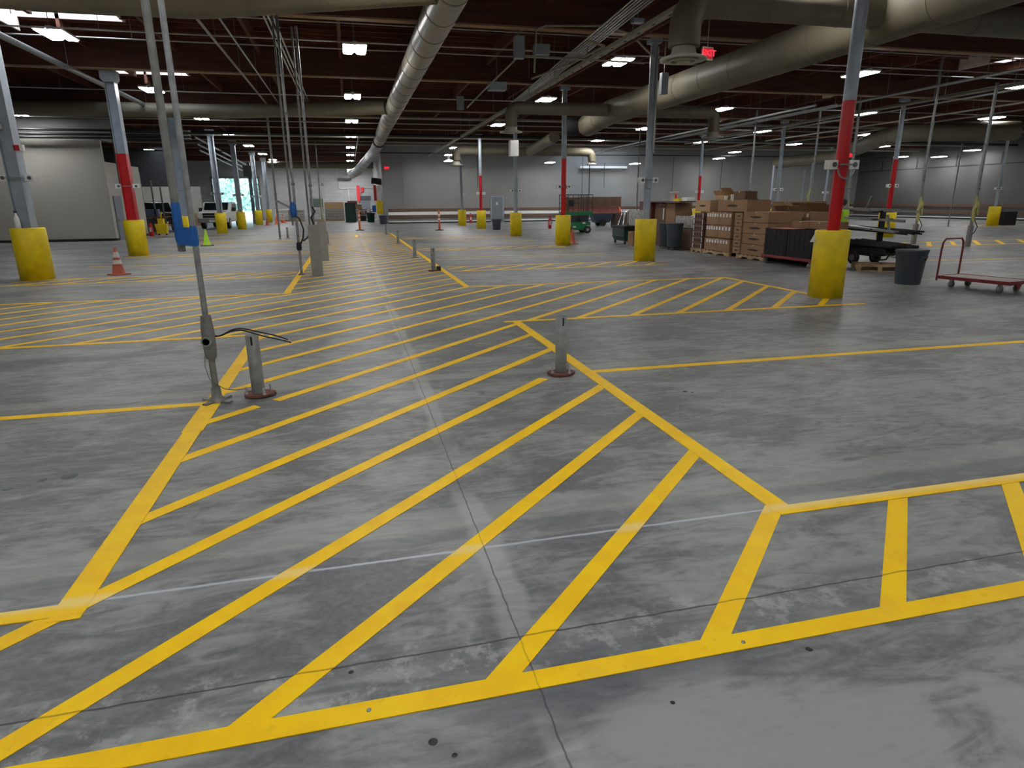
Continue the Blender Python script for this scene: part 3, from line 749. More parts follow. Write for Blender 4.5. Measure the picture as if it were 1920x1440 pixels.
diffuser(o,b,5.83,11.1,4.07,.40)
b=(6.0,24.3,4.35)
o=duct('cream duct crossing at mid distance with a diffuser at each end',[b,(6.0,24.25,5.0),(14.25,24.3,5.0),(14.25,24.3,4.3)],.22)
diffuser(o,b,6.0,24.3,4.18,.42); diffuser(o,b,14.25,24.3,4.12,.42)
b=(7.2,44.4,4.4)
o=duct('distant cream duct low before the far wall with dropped ends',[b,(7.2,44.4,5.0),(16.7,44.4,5.0),(16.8,44.4,4.4)],.28)
diffuser(o,b,7.2,44.4,4.1,.5); diffuser(o,b,16.8,44.4,4.2,.4)
duct('short slanting cream duct joining the distant duct',[(12.2,44.2,5.0),(11.2,35.5,5.1)],.30,bands=False)
duct('large far right cream duct curving round to the side wall',[(37,52,4.85),(37,44.5,4.9),(30.0,33.2,5.0),(28.6,29.8,5.05),(33.5,27.6,5.0)],.46)
duct('farthest right cream duct end near the side wall',[(35.0,27.2,5.0),(46,26.5,5.0)],.45)
duct('small far cream duct before the end wall of the left bays',[(-7,66,5.2),(2.6,66,5.2)],.3,bands=False)
# ---------------------------------------------------------------- pipes and conduits overhead
def pipe(label,pts,r,mt='conduit',group='overhead pipes',cat='pipe',name='overhead_pipe',hang=True):
    P=[Vector(p)-Vector(pts[0]) for p in pts]
    o=empty(name,pts[0],0,label,cat,group)
    MB().tube(P,r,8).build('pipe_run',M[mt],o)
    if hang:
        z=Vector(pts[0]).z
        for i in range(len(P)-1):
            d=P[i+1]-P[i]; 
            if abs(d.z)>.5: continue
            k=2.0
            while k<d.length-1:
                c=P[i]+d*(k/d.length); MB().beam(c,(c.x,c.y,6.83-z),.012,.012).build('hanger_rod',M['galv_dull'],o); k+=4.1
    return o
xp=[(18.5,6.1,.018,'conduit','thin conduit crossing above the first walkway light'),
    (19.6,5.9,.02,'conduit','thin conduit crossing at the first walkway light'),(28.3,5.8,.022,'conduit','thin conduit crossing at the second walkway light'),
    (34.2,5.75,.07,'cream_pipe','thick pale pipe crossing behind the middle diffusers'),(36.2,5.7,.025,'conduit','thin conduit crossing behind the third walkway light'),
    (43.6,5.7,.06,'cream_pipe','pale pipe crossing beyond the black duct straps'),(49.0,5.7,.07,'cream_pipe','pale pipe crossing nearest before the far wall'),
    (52.5,5.4,.04,'black_pipe','black pipe crossing high before the far wall'),(40.2,5.5,.09,'black_pipe','thick black pipe crossing at mid depth'),(22.4,6.3,.02,'conduit','thin conduit crossing over the second bay')]
for y,z,r,mt,l in xp: pipe(l,[(-20,y,z),(49,y,z)],r,mt)
for x,y0,y1,z,r,mt,l in ((20.4,8,40,5.5,.05,'galv','bright pipe running away on the right, the highest of the set'),(22.6,8,42,5.45,.075,'cream_pipe','thick pale pipe running away on the right, second of the set'),
     (23.1,8,42,5.35,.03,'conduit','thin conduit just under the thick pale right pipe'),(27.5,12,48,5.5,.04,'cream_pipe','pale pipe running away farther right, upper of two'),(29.3,12,48,5.45,.04,'cream_pipe','pale pipe running away farther right, lower of two'),
     (-8.1,10,34,5.8,.085,'galv','thick bright pipe running away at top left'),(-3.1,14,32,5.86,.035,'cream_pipe','slim brown-cream pipe running away left of the walkway'),(-2.6,14,32,5.88,.025,'conduit','thin conduit beside the slim cream pipe'),
     (18.6,24,50,5.35,.05,'galv','bright pipe running away to the far wall, left one'),(19.6,24,50,5.4,.04,'galv','bright pipe running away to the far wall, right one'),(.9,40,74,5.6,.04,'black_pipe','black pipe running away above the end of the walkway')):
    pipe(l,[(x,y0,z),(x,y1,z)],r,mt)
for i,z in enumerate((5.12,4.93,4.78)): pipe('black pipe in front of the white office wall, %s of three'%('top','middle','lowest')[i],[(-21.8,35.9,z),(-7.2,35.9,z)],.055 if i!=1 else .06,'black_pipe',group='black pipes over the office')
# conduit bundles
for k in range(6):
    pipe('grey conduit of the slanting bundle right of the long duct, %s from the left'%ORD[k],[(6.15+k*.09,12,5.9),(7.35+k*.09,30,5.9)],.022,'conduit','slanting conduit bundle','conduit','conduit',False)
for k in range(3):
    pipe('grey conduit of the bundle above the bundled poles, %s from the left'%ORD[k],[(-1.60+k*.1,15,5.9),(-1.52+k*.1,31,5.9)],.024,'conduit','conduit bundle over the left border','conduit','conduit',False)
# perforated strut rail / cable tray
o=empty('cable_tray',(6.85,11.5,5.5),0,'long pale strut rail running away beside the right columns','cable tray')
MB().box(-.085,0,-.05,.085,46,.04).build('tray_channel',M['diffuser'],o)
MB().box(-.03,.3,-.17,.03,30,-.13).build('lower_rail',M['wood_joist'],o)
mb=MB()
for k in range(58): mb.box(-.02,.6+k*.78,-.056,.02,.72+k*.78,-.0505)
mb.build('tray_slots',M['dark'],o,kind='stuff')
for k in range(15): MB().beam((0,1+k*3.1,.0),(0,1+k*3.1,1.3),.02,.02).build('hanger_rod',M['galv_dull'],o)
# small runs with bends
pipe('curved cream conduit looping over the conduit bundle',[(4.9,17.3,4.9),(4.95,17.3,5.9),(5.2,17.3,6.0),(6.6,17.0,6.0),(7.4,17.0,5.85),(8.1,17.0,5.3)],.028,'cream_pipe',hang=False)
pipe('cream conduit running sideways to the right column from a grey box',[(4.7,17.6,5.35),(8.1,17.6,5.3)],.025,'cream_pipe',hang=False)
pipe('bent cream conduit under the bundle',[(6.3,17.2,5.7),(6.8,17.3,5.6),(6.5,19,5.5),(6.0,21.5,5.5)],.035,'cream_pipe',hang=False)
pipe('vertical shiny conduit on the second right column',[(8.44,17.5,3.0),(8.44,17.5,5.7)],.03,'galv',hang=False)
pipe('angled cream conduit by the slanting bundle',[(4.6,17.8,5.35),(4.55,22,5.2),(4.7,26,5.2)],.025,'cream_pipe',hang=False)
def ebox(x,y,z,w,d_,h,label,mt='steel_paint'):
    o=empty('electrical_box',(x,y,z),0,label,'electrical box','boxes hung under the roof')
    MB().box(-w/2,-d_/2,0,w/2,d_/2,h).build('enclosure',M[mt],o,bevel=.01)
    MB().beam((0,0,h),(0,0,6.99-z),.02,.02).build('hanger_rod',M['galv_dull'],o)
ebox(4.55,17.5,5.25,.26,.2,.52,'tall grey electrical box left of the slanting conduit bundle')
ebox(5.35,18.2,5.5,.42,.25,.26,'flat grey box just right of the tall grey box')
ebox(5.2,23.0,5.35,.6,.4,.25,'wide grey box farther along the slanting bundle')
ebox(4.35,25.5,5.05,.25,.2,.45,'small green-grey box right of the long duct')
ebox(8.75,17.7,4.55,.2,.16,.55,'narrow grey box on the right of the second right column')
ebox(6.9,27.5,3.55,.36,.3,.62,'tall white box hanging beside the fourth right column','white')
ebox(7.4,16.6,6.0,.3,.2,.1,'small pale box above the strut rail')
# ---------------------------------------------------------------- exit signs
def text_mesh(s,size,ext,name,mt,parent,loc,rot):
    cu=bpy.data.curves.new(name,'FONT'); cu.body=s; cu.size=size; cu.extrude=ext; cu.align_x='CENTER'; cu.align_y='CENTER'
    tmp=bpy.data.objects.new(name,cu); COL.objects.link(tmp); bpy.context.view_layer.update()
    me=bpy.data.meshes.new_from_object(tmp.evaluated_get(bpy.context.evaluated_depsgraph_get()))
    bpy.data.objects.remove(tmp); me.materials.clear(); me.materials.append(mt)
    o=bpy.data.objects.new(name,me); COL.objects.link(o); o.parent=parent; o.location=loc; o.rotation_euler=rot
    return o
def exit_sign(x,y,z,rz,w,h,label,rod=True):
    o=empty('exit_sign',(x,y,z),rz,label,'exit sign')
    MB().box(-w/2,-.03,-h/2,w/2,.03,h/2).build('sign_case',M['exit_case'],o,bevel=.01)
    MB().box(-w/2+.03,-.034,-h/2+.03,w/2-.03,-.0305,h/2-.03).build('sign_face',M['exit_face'],o)
    text_mesh('EXIT',h*.68,.003,'exit_letters',M['exit_red'],o,(.02,-.038,0),(R(90),0,0))
    MB().prism([(-w/2+.035,0),(-w/2+.075,.045),(-w/2+.075,-.045)],-.041,-.035,'y').build('arrow',M['exit_red'],o)
    if rod: MB().beam((0,0,h/2),(0,0,6.99-z),.015,.015).build('hanger_rod',M['galv_dull'],o)
    return o
exit_sign(8.15,14.4,4.9,R(8),.30,.28,'large lit red exit sign hanging beside the near diffuser')
exit_sign(3.3,YF-.5,4.5,0,.4,.3,'small distant red exit sign at the corner of the far wall')
exit_sign(29.0,34.0,4.2,R(-30),.4,.3,'small distant red exit sign under the far right duct')
# ---------------------------------------------------------------- high bay lights
def hb_proto(loc,label,group):
    o=empty('high_bay_light',loc,0,label,'ceiling light',group)
    MB().box(-.06,-.45,.03,.06,.45,.12).box(-.31,-.56,.02,-.03,.56,.07).box(.03,-.56,.02,.31,.56,.07).build('housing',M['white'],o)
    for s in (-1,1): MB().box(s*.175-.105,-.52,-.005,s*.175+.105,.52,.018).build('led_lamp',M['lamp'],o)
    for s in (-1,1): MB().beam((0,s*.4,.12),(0,s*.25,1.18),.012,.012).build('suspension_wire',M['galv_dull'],o)
    return o
G='twin LED high bay lights in rows'
ZL=5.65
rowsL=[]
def row(desc,x,ys): rowsL.append((desc,[(x,y,ZL) if not isinstance(y,tuple) else (x,y[0],y[1]) for y in ys]))
row('walkway row',.47,[19.3,27.4,35.3,42.9,51.3,59.1,67.0,(70.3,5.33),(72.6,5.08),(73.6,4.95)])
row('row by the left columns',-6.53,[19.2,27.2,35.2,42.4,50.9,58.7,66.3,(70.5,5.55),(72.4,5.4)])
row('office-side row at far left',-14.15,[35.15,42.2,55.8])
row('row over the right columns',8.08,[19.4,26.8,35.6,42.0,50.6,(53.4,5.33),(53.8,4.9)])
row('second row right of the right columns',16.75,[19.6,28.0,36.0,43.3,50.7,(54.3,4.86)])
row('third row right of the right columns',24.5,[20.3,28.1,36.2,43.4,(54.3,4.8)])
row('fourth row right of the right columns',32.6,[20,28.4,36.8,44.0,51.8,(54.3,5.29)])
row('fifth row right of the right columns',41.1,[28.5,36.95,44.7,52.8])
row('row along the right side wall',48.6,[36,(43.5,5.35),(46.5,5.05),(50.5,5.3)])
for x,n in ((-14.15,'far left'),(-6.53,'left'),(.47,'middle'),(8.08,'right'),(16.75,'second right'),(24.5,'far right')):
    rowsL.append(('BACK '+n,[(x,y,ZL) for y in (11.3,3.2,-6.5)]))  # unseen rows carrying on the grid, added to brighten the dark foreground
proto=None
for desc,pts in rowsL:
    for i,p_ in enumerate(pts):
        lab='twin LED light, %s visible from the camera, %s'%(ORD[i],desc)
        if desc.startswith('BACK'): lab='unseen high bay light behind the viewer, %s row, %s from the front'%(desc[5:],ORD[i])
        if proto is None: proto=hb_proto(p_,lab,G); bpy.context.view_layer.update()
        else:
            h_=dup(proto,p_,None,lab,G)
            for c_ in kids(h_):
                if c_.name.startswith('suspension'): c_.scale.z=(6.83-p_[2])/1.18
# ---------------------------------------------------------------- cartons etc.
def stamp(parent,face,c,w,h):
    # face 'x' : on the -x side ; smudged oval print
    mb=MB(); n=9
    for k in range(n):
        u=-.5+(k+.5)/n; hh=h*(1-(2*u)**2*.6)*(.75+.25*rnd.random())
        if face=='x': mb.box(c[0]-.004,c[1]+u*w-w/n*.42,c[2]-hh/2,c[0]-.0005,c[1]+u*w+w/n*.42,c[2]+hh/2)
        else: mb.box(c[0]+u*w-w/n*.42,c[1]-.004,c[2]-hh/2,c[0]+u*w+w/n*.42,c[1]-.0005,c[2]+hh/2)
    return mb.build('stamp',M['stamp'],parent,label='dark smudged printed mark')
def carton(x,y,z,dx,dy,dz,label,mt='cardboard',group='brown cartons stacked on pallets',stamps=(),labels=0,rz=0,tape=True,open_=False):
    o=empty('cardboard_box',(x,y,z),rz,label,'box',group)
    MB().box(.005,.005,.003,dx-.005,dy-.005,dz-.003).build('carton',M[mt],o,bevel=.006)
    if 'x' in stamps: stamp(o,'x',(.005,dy*.5,dz*.5),min(dy*.42,.55),dz*.22)
    if 'y' in stamps: stamp(o,'y',(dx*.5,.005,dz*.5),dx*.42,dz*.22)
    if tape: MB().box(-.001,dy*.5-.03,dz-.05,dx*.1,dy*.5+.03,dz+.001).build('tape_strip',M['tape_b'],o)
    for k in range(labels):
        yy=dy*(.12+.76*(k/(max(labels-1,1))))
        MB().box(.0,yy-.045,dz*.62,.0045,yy+.045,dz*.88).build('paper_label',M['label_w'],o)
    if open_:
        MB().add([(0,0,dz),(0,dy,dz),(-.12,dy,dz+.16),(-.12,0,dz+.16)],[(0,1,2,3)]).add([(dx,0,dz),(dx,dy,dz),(dx-.25,dy,dz+.24),(dx-.25,0,dz+.24)],[(0,1,2,3)]).build('flap',M[mt],o)
    return o
def pallet(x,y,dx,dy,label,rz=0,z=0):
    o=empty('wooden_pallet',(x,y,z),rz,label,'pallet','wooden pallets')
    n=7
    for k in range(n):
        yy=dy*k/(n-1)*(1-.1/dy)
        MB().box(0,yy,.115,dx,yy+.10,.135).build('deck_board',M['pallet'],o)
    for k in range(3):
        xx=(dx-.09)*k/2
        MB().prism([(0,.02),(0,.115),(dy,.115),(dy,.02),(dy*.82,.02),(dy*.8,.06),(dy*.62,.06),(dy*.6,.02),(dy*.4,.02),(dy*.38,.06),(dy*.2,.06),(dy*.18,.02)],xx,xx+.09,'x').build('stringer',M['pallet'],o)
    for yy in (0,dy/2-.05,dy-.1): MB().box(0,yy,0,dx,yy+.1,.02).build('bottom_board',M['pallet'],o)
    return o
pallet(11.38,16.1,1.2,1.45,'pallet under the tall printed carton stack')
pallet(11.38,17.95,1.2,1.55,'pallet under the white-labelled cartons')
# tall printed stack: two columns of boxes in depth, 4 high
for k in range(4):
    carton(11.38,16.12,.14+k*.31,1.1,1.22,.305,'large printed brown carton, %s from the floor in the tall stack'%ORD[k],stamps=('x',))
for k in range(6):
    carton(11.36,17.36,.14+k*.2,1.0,.40,.195,'slim brown carton, %s from the floor beside the tall printed stack'%ORD[k],stamps=('x',),tape=False)
for k,(z,lab) in enumerate(((.14,'bottom'),(.55,'middle'),(.95,'top'))):
    h=.39
    if k==0: carton(11.38,17.95,z,1.1,1.5,h,'long labelled carton at the bottom of the labelled stack',labels=8)
    else:
        carton(11.38,17.95,z,1.1,.72,h,'labelled brown carton, %s row, nearer one'%lab,labels=4)
        carton(11.40,18.70,z,1.1,.75,h,'labelled brown carton, %s row, farther one'%lab,labels=5)
carton(11.42,17.25,1.36,.8,1.6,.35,'long printed carton lying on top of the labelled stack',stamps=('x',),labels=0)
carton(11.5,19.45,1.34,.7,.95,.37,'light tan printed carton on the left of the top row','cardboard_l',stamps=('x',))
carton(11.9,18.75,1.35,.5,.6,.30,'small dark red-brown carton between two top cartons','maroon',tape=False)
for i,(x,y) in enumerate(((11.75,18.95),(11.75,18.6))):
    MB().lathe([(.05,0),(.05,.13),(.052,.135),(.052,.16),(.001,.16)],14).build('paint_can',M['white'],loc=(x,y,1.66 if i==0 else 1.712),label=('pale can on the small dark carton','pale can next to the long top carton')[i],cat='can')
# narrow stack of shelf cartons with speckled side
for k in range(6):
    o=carton(11.40,19.65,.14+k*.195,.95,.62,.19,'narrow carton with dark slots, %s from the floor left of the labelled stack'%ORD[k],'cardboard_d',tape=False)
    for q in range(3): MB().box(-.002,.08+q*.17,.03,.004,.19+q*.17,.12).build('dark_slot',M['stamp'],o)
    for e0,e1 in ((.01,.05),(.56,.6)): MB().box(-.003,e0,.02,.004,e1,.17).build('white_edge_label',M['label_w'],o)
pallet(11.4,19.6,1.0,.75,'small pallet under the narrow slotted cartons')
# open topped labelled cartons behind crates
o=carton(12.66,16.96,.98,.72,.6,.38,'white-labelled open carton behind the black crates, left one',open_=True,labels=2)
carton(12.66,16.05,.98,.72,.88,.38,'white-labelled open carton behind the black crates, right one',open_=True,labels=4)
carton(12.0,14.45,.61,.6,.75,.52,'plain brown carton directly behind the crates',tape=True)
carton(12.0,15.22,.61,.6,.72,.52,'plain brown carton behind the crates, next to its twin',tape=True)
carton(12.02,14.45,.0,.6,1.5,.6,'big brown carton at the floor behind the crates')
carton(12.7,16.0,0,.8,1.6,.97,'big carton under the white-labelled open cartons')
carton(13.6,17.2,0,1.2,1.3,1.35,'big plain carton at the back of the cartons')
carton(13.2,17.3,1.35,1.0,1.3,.30,'long printed carton standing far back on the cartons',stamps=('x',))
carton(12.9,19.5,0,1.3,1.4,1.33,'big brown carton behind the labelled stack','cardboard_d')
carton(12.75,19.8,1.34,.8,1.0,.33,'open tan carton behind the light printed carton','cardboard_l',tape=False,open_=True)
carton(12.4,18.9,1.72,.45,.7,.26,'dark carton on the very top of the pile','cardboard_d')
carton(12.3,19.85,1.72,.4,.65,.14,'shallow tan tray on top of the pile','cardboard_l',tape=False,open_=True)
# shrink wrapped carton behind grey bins
carton(11.75,20.85,.75,.8,1.4,.42,'carton in clear shrink wrap above the grey bins','plastic_wrap',tape=False)
carton(11.75,20.85,.0,.8,1.4,.74,'wide brown carton under the shrink-wrapped one','cardboard_d',tape=False)
# tall wardrobe style cartons
carton(12.62,21.0,0,.7,1.0,1.62,'tall plain carton behind the shrink-wrapped carton','cardboard_l')
carton(11.75,22.3,.0,.7,.75,1.63,'tall grey-brown carton, middle of the tall cartons','cardboard')
carton(11.72,23.05,.0,.7,.85,1.62,'tall grey-brown carton left of its twin, with a pale sticker','cardboard_d',labels=1)
o=empty('storage_cabinet',(11.6,23.95,0),0,'dark maroon cabinet standing behind the second right drum','cabinet')
MB().box(0,0,0,.6,1.1,1.68).build('cabinet_body',M['maroon'],o,bevel=.01); MB().box(-.02,.04,.06,-.001,.53,1.62).build('door',M['maroon'],o); MB().box(-.02,.57,.06,-.001,1.06,1.62).build('door',M['maroon'],o)
MB().box(11.55,21.6,1.64,12.3,25.0,1.68).build('maroon_board',M['maroon'],label='long maroon board lying across the tall cartons',cat='board')
o=empty('plastic_bucket',(11.9,22.75,1.685),0,'white plastic bucket on top of the tall cartons','bucket')
MB().lathe([(.12,0),(.145,.30),(.155,.30),(.155,.34),(.001,.34)],20).build('bucket_body',M['white'],o); MB().box(-.02,-.15,.05,.06,-.12,.24).build('red_sticker',M['sign_red'],o)
MB().prism([(0,0),(.5,0),(.42,.08),(.1,.09)],0,.3,'x').build('yellow_case',M['drum_y'],loc=(11.7,21.95,1.685),label='flat yellow case lying on the maroon board',cat='case')
carton(11.75,21.45,1.685,.3,.42,.13,'flat white box lying on the maroon board','white',tape=False)
# grey bins on dollies
def bin_(x,y,h,r,label,dolly=False,mt='grey_dark'):
    o=empty('trash_can',(x,y,0),0,label,'bin','grey round trash cans'); z=.12 if dolly else 0
    MB().lathe([(r*.80,z),(r*.82,z+.01),(r*.96,z+h*.76),(r*1.0,z+h*.78),(r*1.03,z+h*.95),(r*1.05,z+h*.96),(r*1.05,z+h),(r*.98,z+h),(r*.93,z+h*.8),(r*.76,z+.03),(.001,z+.03)],36).build('can_body',M[mt],o)
    MB().lathe([(r*1.055,z+h*.93),(r*1.075,z+h*.94),(r*1.075,z+h*.985),(r*1.055,z+h)],36).build('rim',M[mt],o)
    for a in (-PI/2,PI/2):
        MB().obox((0,math.sin(a)*r*1.07,z+h*.80),(.16,.04,.035)).obox((.06,math.sin(a)*r*1.03,z+h*.77),(.02,.04,.09)).obox((-.06,math.sin(a)*r*1.03,z+h*.77),(.02,.04,.09)).build('handle',M[mt],o)
    if dolly:
        d_=MB().lathe([(r*.7,.08),(r*.86,.08),(r*.86,.12),(r*.7,.12)],24,closed=True).build('dolly',M['dark'],o)
        for k in range(4):
            a=PI/4+k*PI/2; MB().lathe([(.035,-.012),(.035,.012)],12,(r*.65*math.cos(a),r*.65*math.sin(a),.037),ax='x').build('castor',M['wheel_c'],d_)
    return o
bin_(11.15,10.93,.70,.285,'single grey trash can standing beside the red platform cart')
bin_(11.25,22.0,.80,.25,'grey wheeled bin behind the second right drum, left one',True)
bin_(11.2,21.2,.82,.29,'grey wheeled bin behind the second right drum, right one',True)
bin_(9.15,41.1,.66,.30,'small dark trash can between the fourth and fifth right drums')
# black crates on red dolly
o=empty('crate_dolly',(11.25,14.55,0),0,'red steel dolly under the stacked black crates','dolly')
MB().box(-.05,-.55,.17,.75,1.5,.24).build('dolly_frame',M['cart_red'],o,bevel=.01)
for (x,y) in ((.02,-.45),(.68,-.45),(.02,1.4),(.68,1.4)):
    w_=MB().lathe([(.065,-.02),(.065,.02)],18,(x,y,.066),ax='y').build('castor',M['wheel_c'],o); MB().box(x-.02,y-.03,.066,x+.02,y-.022,.17).box(x-.02,y+.022,.066,x+.02,y+.03,.17).build('castor_fork',M['galv'],w_)
for cy,cn in ((-.5,'right'),(.48,'left')):
    for k in range(5):
        q=empty('plastic_crate',(11.22,14.55+cy,.245+k*.142),0,'black plastic crate, %s from the bottom of the %s-hand stack'%(ORD[k],cn),'crate','black crates stacked on the red dolly')
        mb=MB(); mb.box(0,0,0,.75,.94,.02).box(0,0,.02,.02,.94,.138).box(.73,0,.02,.75,.94,.138).box(.02,0,.02,.73,.02,.138).box(.02,.92,.02,.73,.94,.138)
        mb.build('crate_shell',M['crate'],q)
        MB().box(-.012,0,.115,.0,.94,.138).build('rim',M['crate'],q)
        for j in range(5): MB().box(-.009,.08+j*.19,.01,-.001,.11+j*.19,.113).build('rib',M['crate'],q)
MB().box(0,0,0,.5,.8,.03).build('packed_goods',M['pink'],loc=(11.3,15.1,.925),label='dull pink packed goods peeping from the top crate',cat='goods')
# scrap trolley at the left of cartons
o=empty('scrap_cart',(10.75,24.6,0),0,'dark green cart heaped with shiny metal strips','cart')
MB().prism([(0,.30),(0,.62),(.8,.75),(.8,.18),(.1,.12)],0,1.2,'y').build('cart_body',M['green_dk'],o)
MB().box(-.05,-.1,.62,.75,1.25,.72).build('dark_tray',M['dark'],o)
MB().box(.75,-.1,.5,.8,1.3,1.34).build('shrink_wrapped_panel',M['plastic_wrap'],o)
for k in range(9):
    y=.1+k*.125; MB().obox((.2+.05*(k%3),y,.95+.03*(k%4)),(.03,.055,.62),(R(20-6*(k%4)),R(-12+4*k),0)).build('metal_strip',M['chrome'],o)
for (x,y) in ((.1,.1),(.1,1.1),(.7,.1),(.7,1.1)): MB().lathe([(.09,-.02),(.09,.02)],14,(x,y,.09),ax='x').build('wheel',M['dark'],o)
carton(10.7,23.6,0,.45,.5,.55,'small brown carton on the floor left of the second right drum','cardboard')
# ---------------------------------------------------------------- red platform cart
o=empty('platform_cart',(11.85,9.55,0),R(0),'low red platform cart with a tall loop handle at the right edge','cart')
P=lambda x,y: (x-11.85,y-9.55)
# deck outline (world): near-left edge runs from (11.0,10.2) ... modelled along its own direction
dx0,dy0=P(11.18,10.38); 
u=Vector((.19,-.98,0)).normalized(); v=Vector((.98,.19,0)).normalized()
A=Vector((11.33-11.85,10.42-9.55,0)); LN,WD=1.32,.74
def q(a,b,z): p_=A+u*a+v*b; return (p_.x,p_.y,z)
def slab(mb,a0,b0,a1,b1,z0,z1):
    vs=[q(a0,b0,z0),q(a1,b0,z0),q(a1,b1,z0),q(a0,b1,z0),q(a0,b0,z1),q(a1,b0,z1),q(a1,b1,z1),q(a0,b1,z1)]
    mb.add(vs,[(0,3,2,1),(4,5,6,7),(0,1,5,4),(1,2,6,5),(2,3,7,6),(3,0,4,7)]); return mb
slab(MB(),.04,.04,LN-.04,WD-.04,.175,.215).build('deck_board',M['cart_deck'],o)
mb=MB(); slab(mb,0,0,LN,.04,.16,.222); slab(mb,0,WD-.04,LN,WD,.16,.222); slab(mb,0,.04,.04,WD-.04,.16,.222); slab(mb,LN-.04,.04,LN,WD-.04,.16,.222); mb.build('deck_frame',M['cart_red'],o)
hp=[q(-.02,.03,.12),q(-.02,.03,.70),q(-.02,.05,.86),q(-.02,.12,.93),q(-.02,WD-.12,.93),q(-.02,WD-.05,.86),q(-.02,WD-.03,.70),q(-.02,WD-.03,.22)]
MB().tube(hp,.019,12).build('handle',M['cart_red'],o)
mb=MB(); mb.add([q(LN-.02,.25,.16),q(LN-.02,.45,.16),q(LN-.02,.39,.08),q(LN-.02,.31,.08),q(LN-.06,.25,.16),q(LN-.06,.45,.16),q(LN-.06,.39,.08),q(LN-.06,.31,.08)],[(0,1,2,3),(7,6,5,4),(0,4,5,1),(1,5,6,2),(2,6,7,3),(3,7,4,0)]); mb.build('hitch_tab',M['cart_red'],o)
for a,b_ in ((.24,.1),(.24,WD-.1),(LN-.2,.1),(LN-.2,WD-.1)):
    c=q(a,b_,.065); w_=MB().lathe([(.03,-.022),(.064,-.022),(.064,.022),(.03,.022)],20,c,ax='y').build('castor_wheel',M['wheel_c'],o)
    MB().box(c[0]-.022,c[1]-.034,.06,c[0]+.022,c[1]-.026,.16).box(c[0]-.022,c[1]+.026,.06,c[0]+.022,c[1]+.034,.16).build('castor_fork',M['galv'],w_)
# ---------------------------------------------------------------- pipe rack cart
o=empty('pipe_rack_cart',(13.1,13.9,0),0,'wheeled rack loaded with black pipes and rails, behind the nearest right drum','cart')
F=M['crate']
MB().box(-.05,-.05,.55,.05,.05,1.42).build('mast',F,o)
mb=MB()
for z in (.62,.98,1.22,1.40): mb.box(-.3,-.04,z-.03,.3,.04,z)
mb.build('rack_arm',F,o)
MB().beam((-.2,1.6,1.47),(-.25,-.75,1.44),.05,.05).build('steel_rail',M['galv_dull'],o); MB().beam((.0,1.0,1.43),(-.05,-1.15,1.40),.05,.05).build('steel_rail',M['galv'],o)
MB().beam((-.1,1.2,1.22),(-.2,-.9,1.18),.05,.06).build('steel_rail',M['galv_dull'],o)
MB().beam((-.15,1.0,1.01),(-.2,-.75,.92),.22,.05).build('pale_board',M['galv'],o)
MB().obox((-.2,-.42,1.12),(.04,.05,.42),(R(-18),0,0)).build('loose_bar',M['galv_dull'],o)
MB().obox((-.2,.3,1.62),(.04,.04,.32),(R(25),0,0)).build('loose_bar',M['galv_dull'],o)
for k in range(7):
    x=-.25+.07*k; z=.90+.03*(k%3); MB().tube([(x,.9,z+.04),(x+.02,-.6-.1*(k%4),z),(x+.03,-1.05-.06*(k%3),z-.02)],.022,8).build('pipe',F,o)
for k in range(10):
    x=-.32+.065*k; z=.56+.045*(k%3); MB().tube([(x,.8,z),(x+.02,-.75-.1*(k%4),z-.03*(k%3))],.04,8).build('pipe',F,o)
MB().prism([(.75,.30),(.75,.52),(-.5,.54),(-.62,.4),(-.2,.30)],-.3,.3,'x').build('chassis',F,o)
MB().tube([(-.3,-.1,.34),(-.3,-.35,.22),(-.3,-.62,.26),(-.3,-.72,.42)],.02,8).build('tow_hook',F,o)
MB().tube([(-.3,-.6,.36),(-.2,-.98,.30)],.015,6).build('drawbar',M['galv_dull'],o)
for s,yy in ((-.34,.42),(.34,.42)):
    w_=MB().lathe([(.06,-.05),(.155,-.05),(.17,-.03),(.17,.03),(.155,.05),(.06,.05)],24,(s,yy,.235),ax='x').build('wheel',M['dark'],o); MB().lathe([(.085,-.055),(.085,.055)],18,(s,yy,.235),ax='x').build('wheel_hub',M['galv'],w_)
pallet(12.0,13.3,1.0,1.15,'low pallet on the floor under the pipe rack wheels',R(-35))
# ---------------------------------------------------------------- person in hi-vis
def skin_mesh(name,verts,edges,rads,mt,parent=None,root=0,sub=2):
    me=bpy.data.meshes.new(name); me.from_pydata(verts,edges,[]); o=bpy.data.objects.new(name,me); COL.objects.link(o)
    sk=o.modifiers.new('skin','SKIN'); sk.use_smooth_shade=True
    for i,r in enumerate(rads):
        me.skin_vertices[0].data[i].radius=(r,r) if not isinstance(r,tuple) else r
        me.skin_vertices[0].data[i].use_root=(i==root)
    sb=o.modifiers.new('sub','SUBSURF'); sb.levels=sub; sb.render_levels=sub
    bpy.context.view_layer.update()
    m2=bpy.data.meshes.new_from_object(o.evaluated_get(bpy.context.evaluated_depsgraph_get()))
    bpy.data.objects.remove(o); m2.materials.clear(); m2.materials.append(mt)
    for p_ in m2.polygons: p_.use_smooth=True
    o=bpy.data.objects.new(name,m2); COL.objects.link(o)
    if parent: o.parent=parent
    return o
pr=empty('person',(13.68,15.9,-.0),R(200),'person in a lime hi-vis shirt leaning behind the red column, hand raised to the head','person')
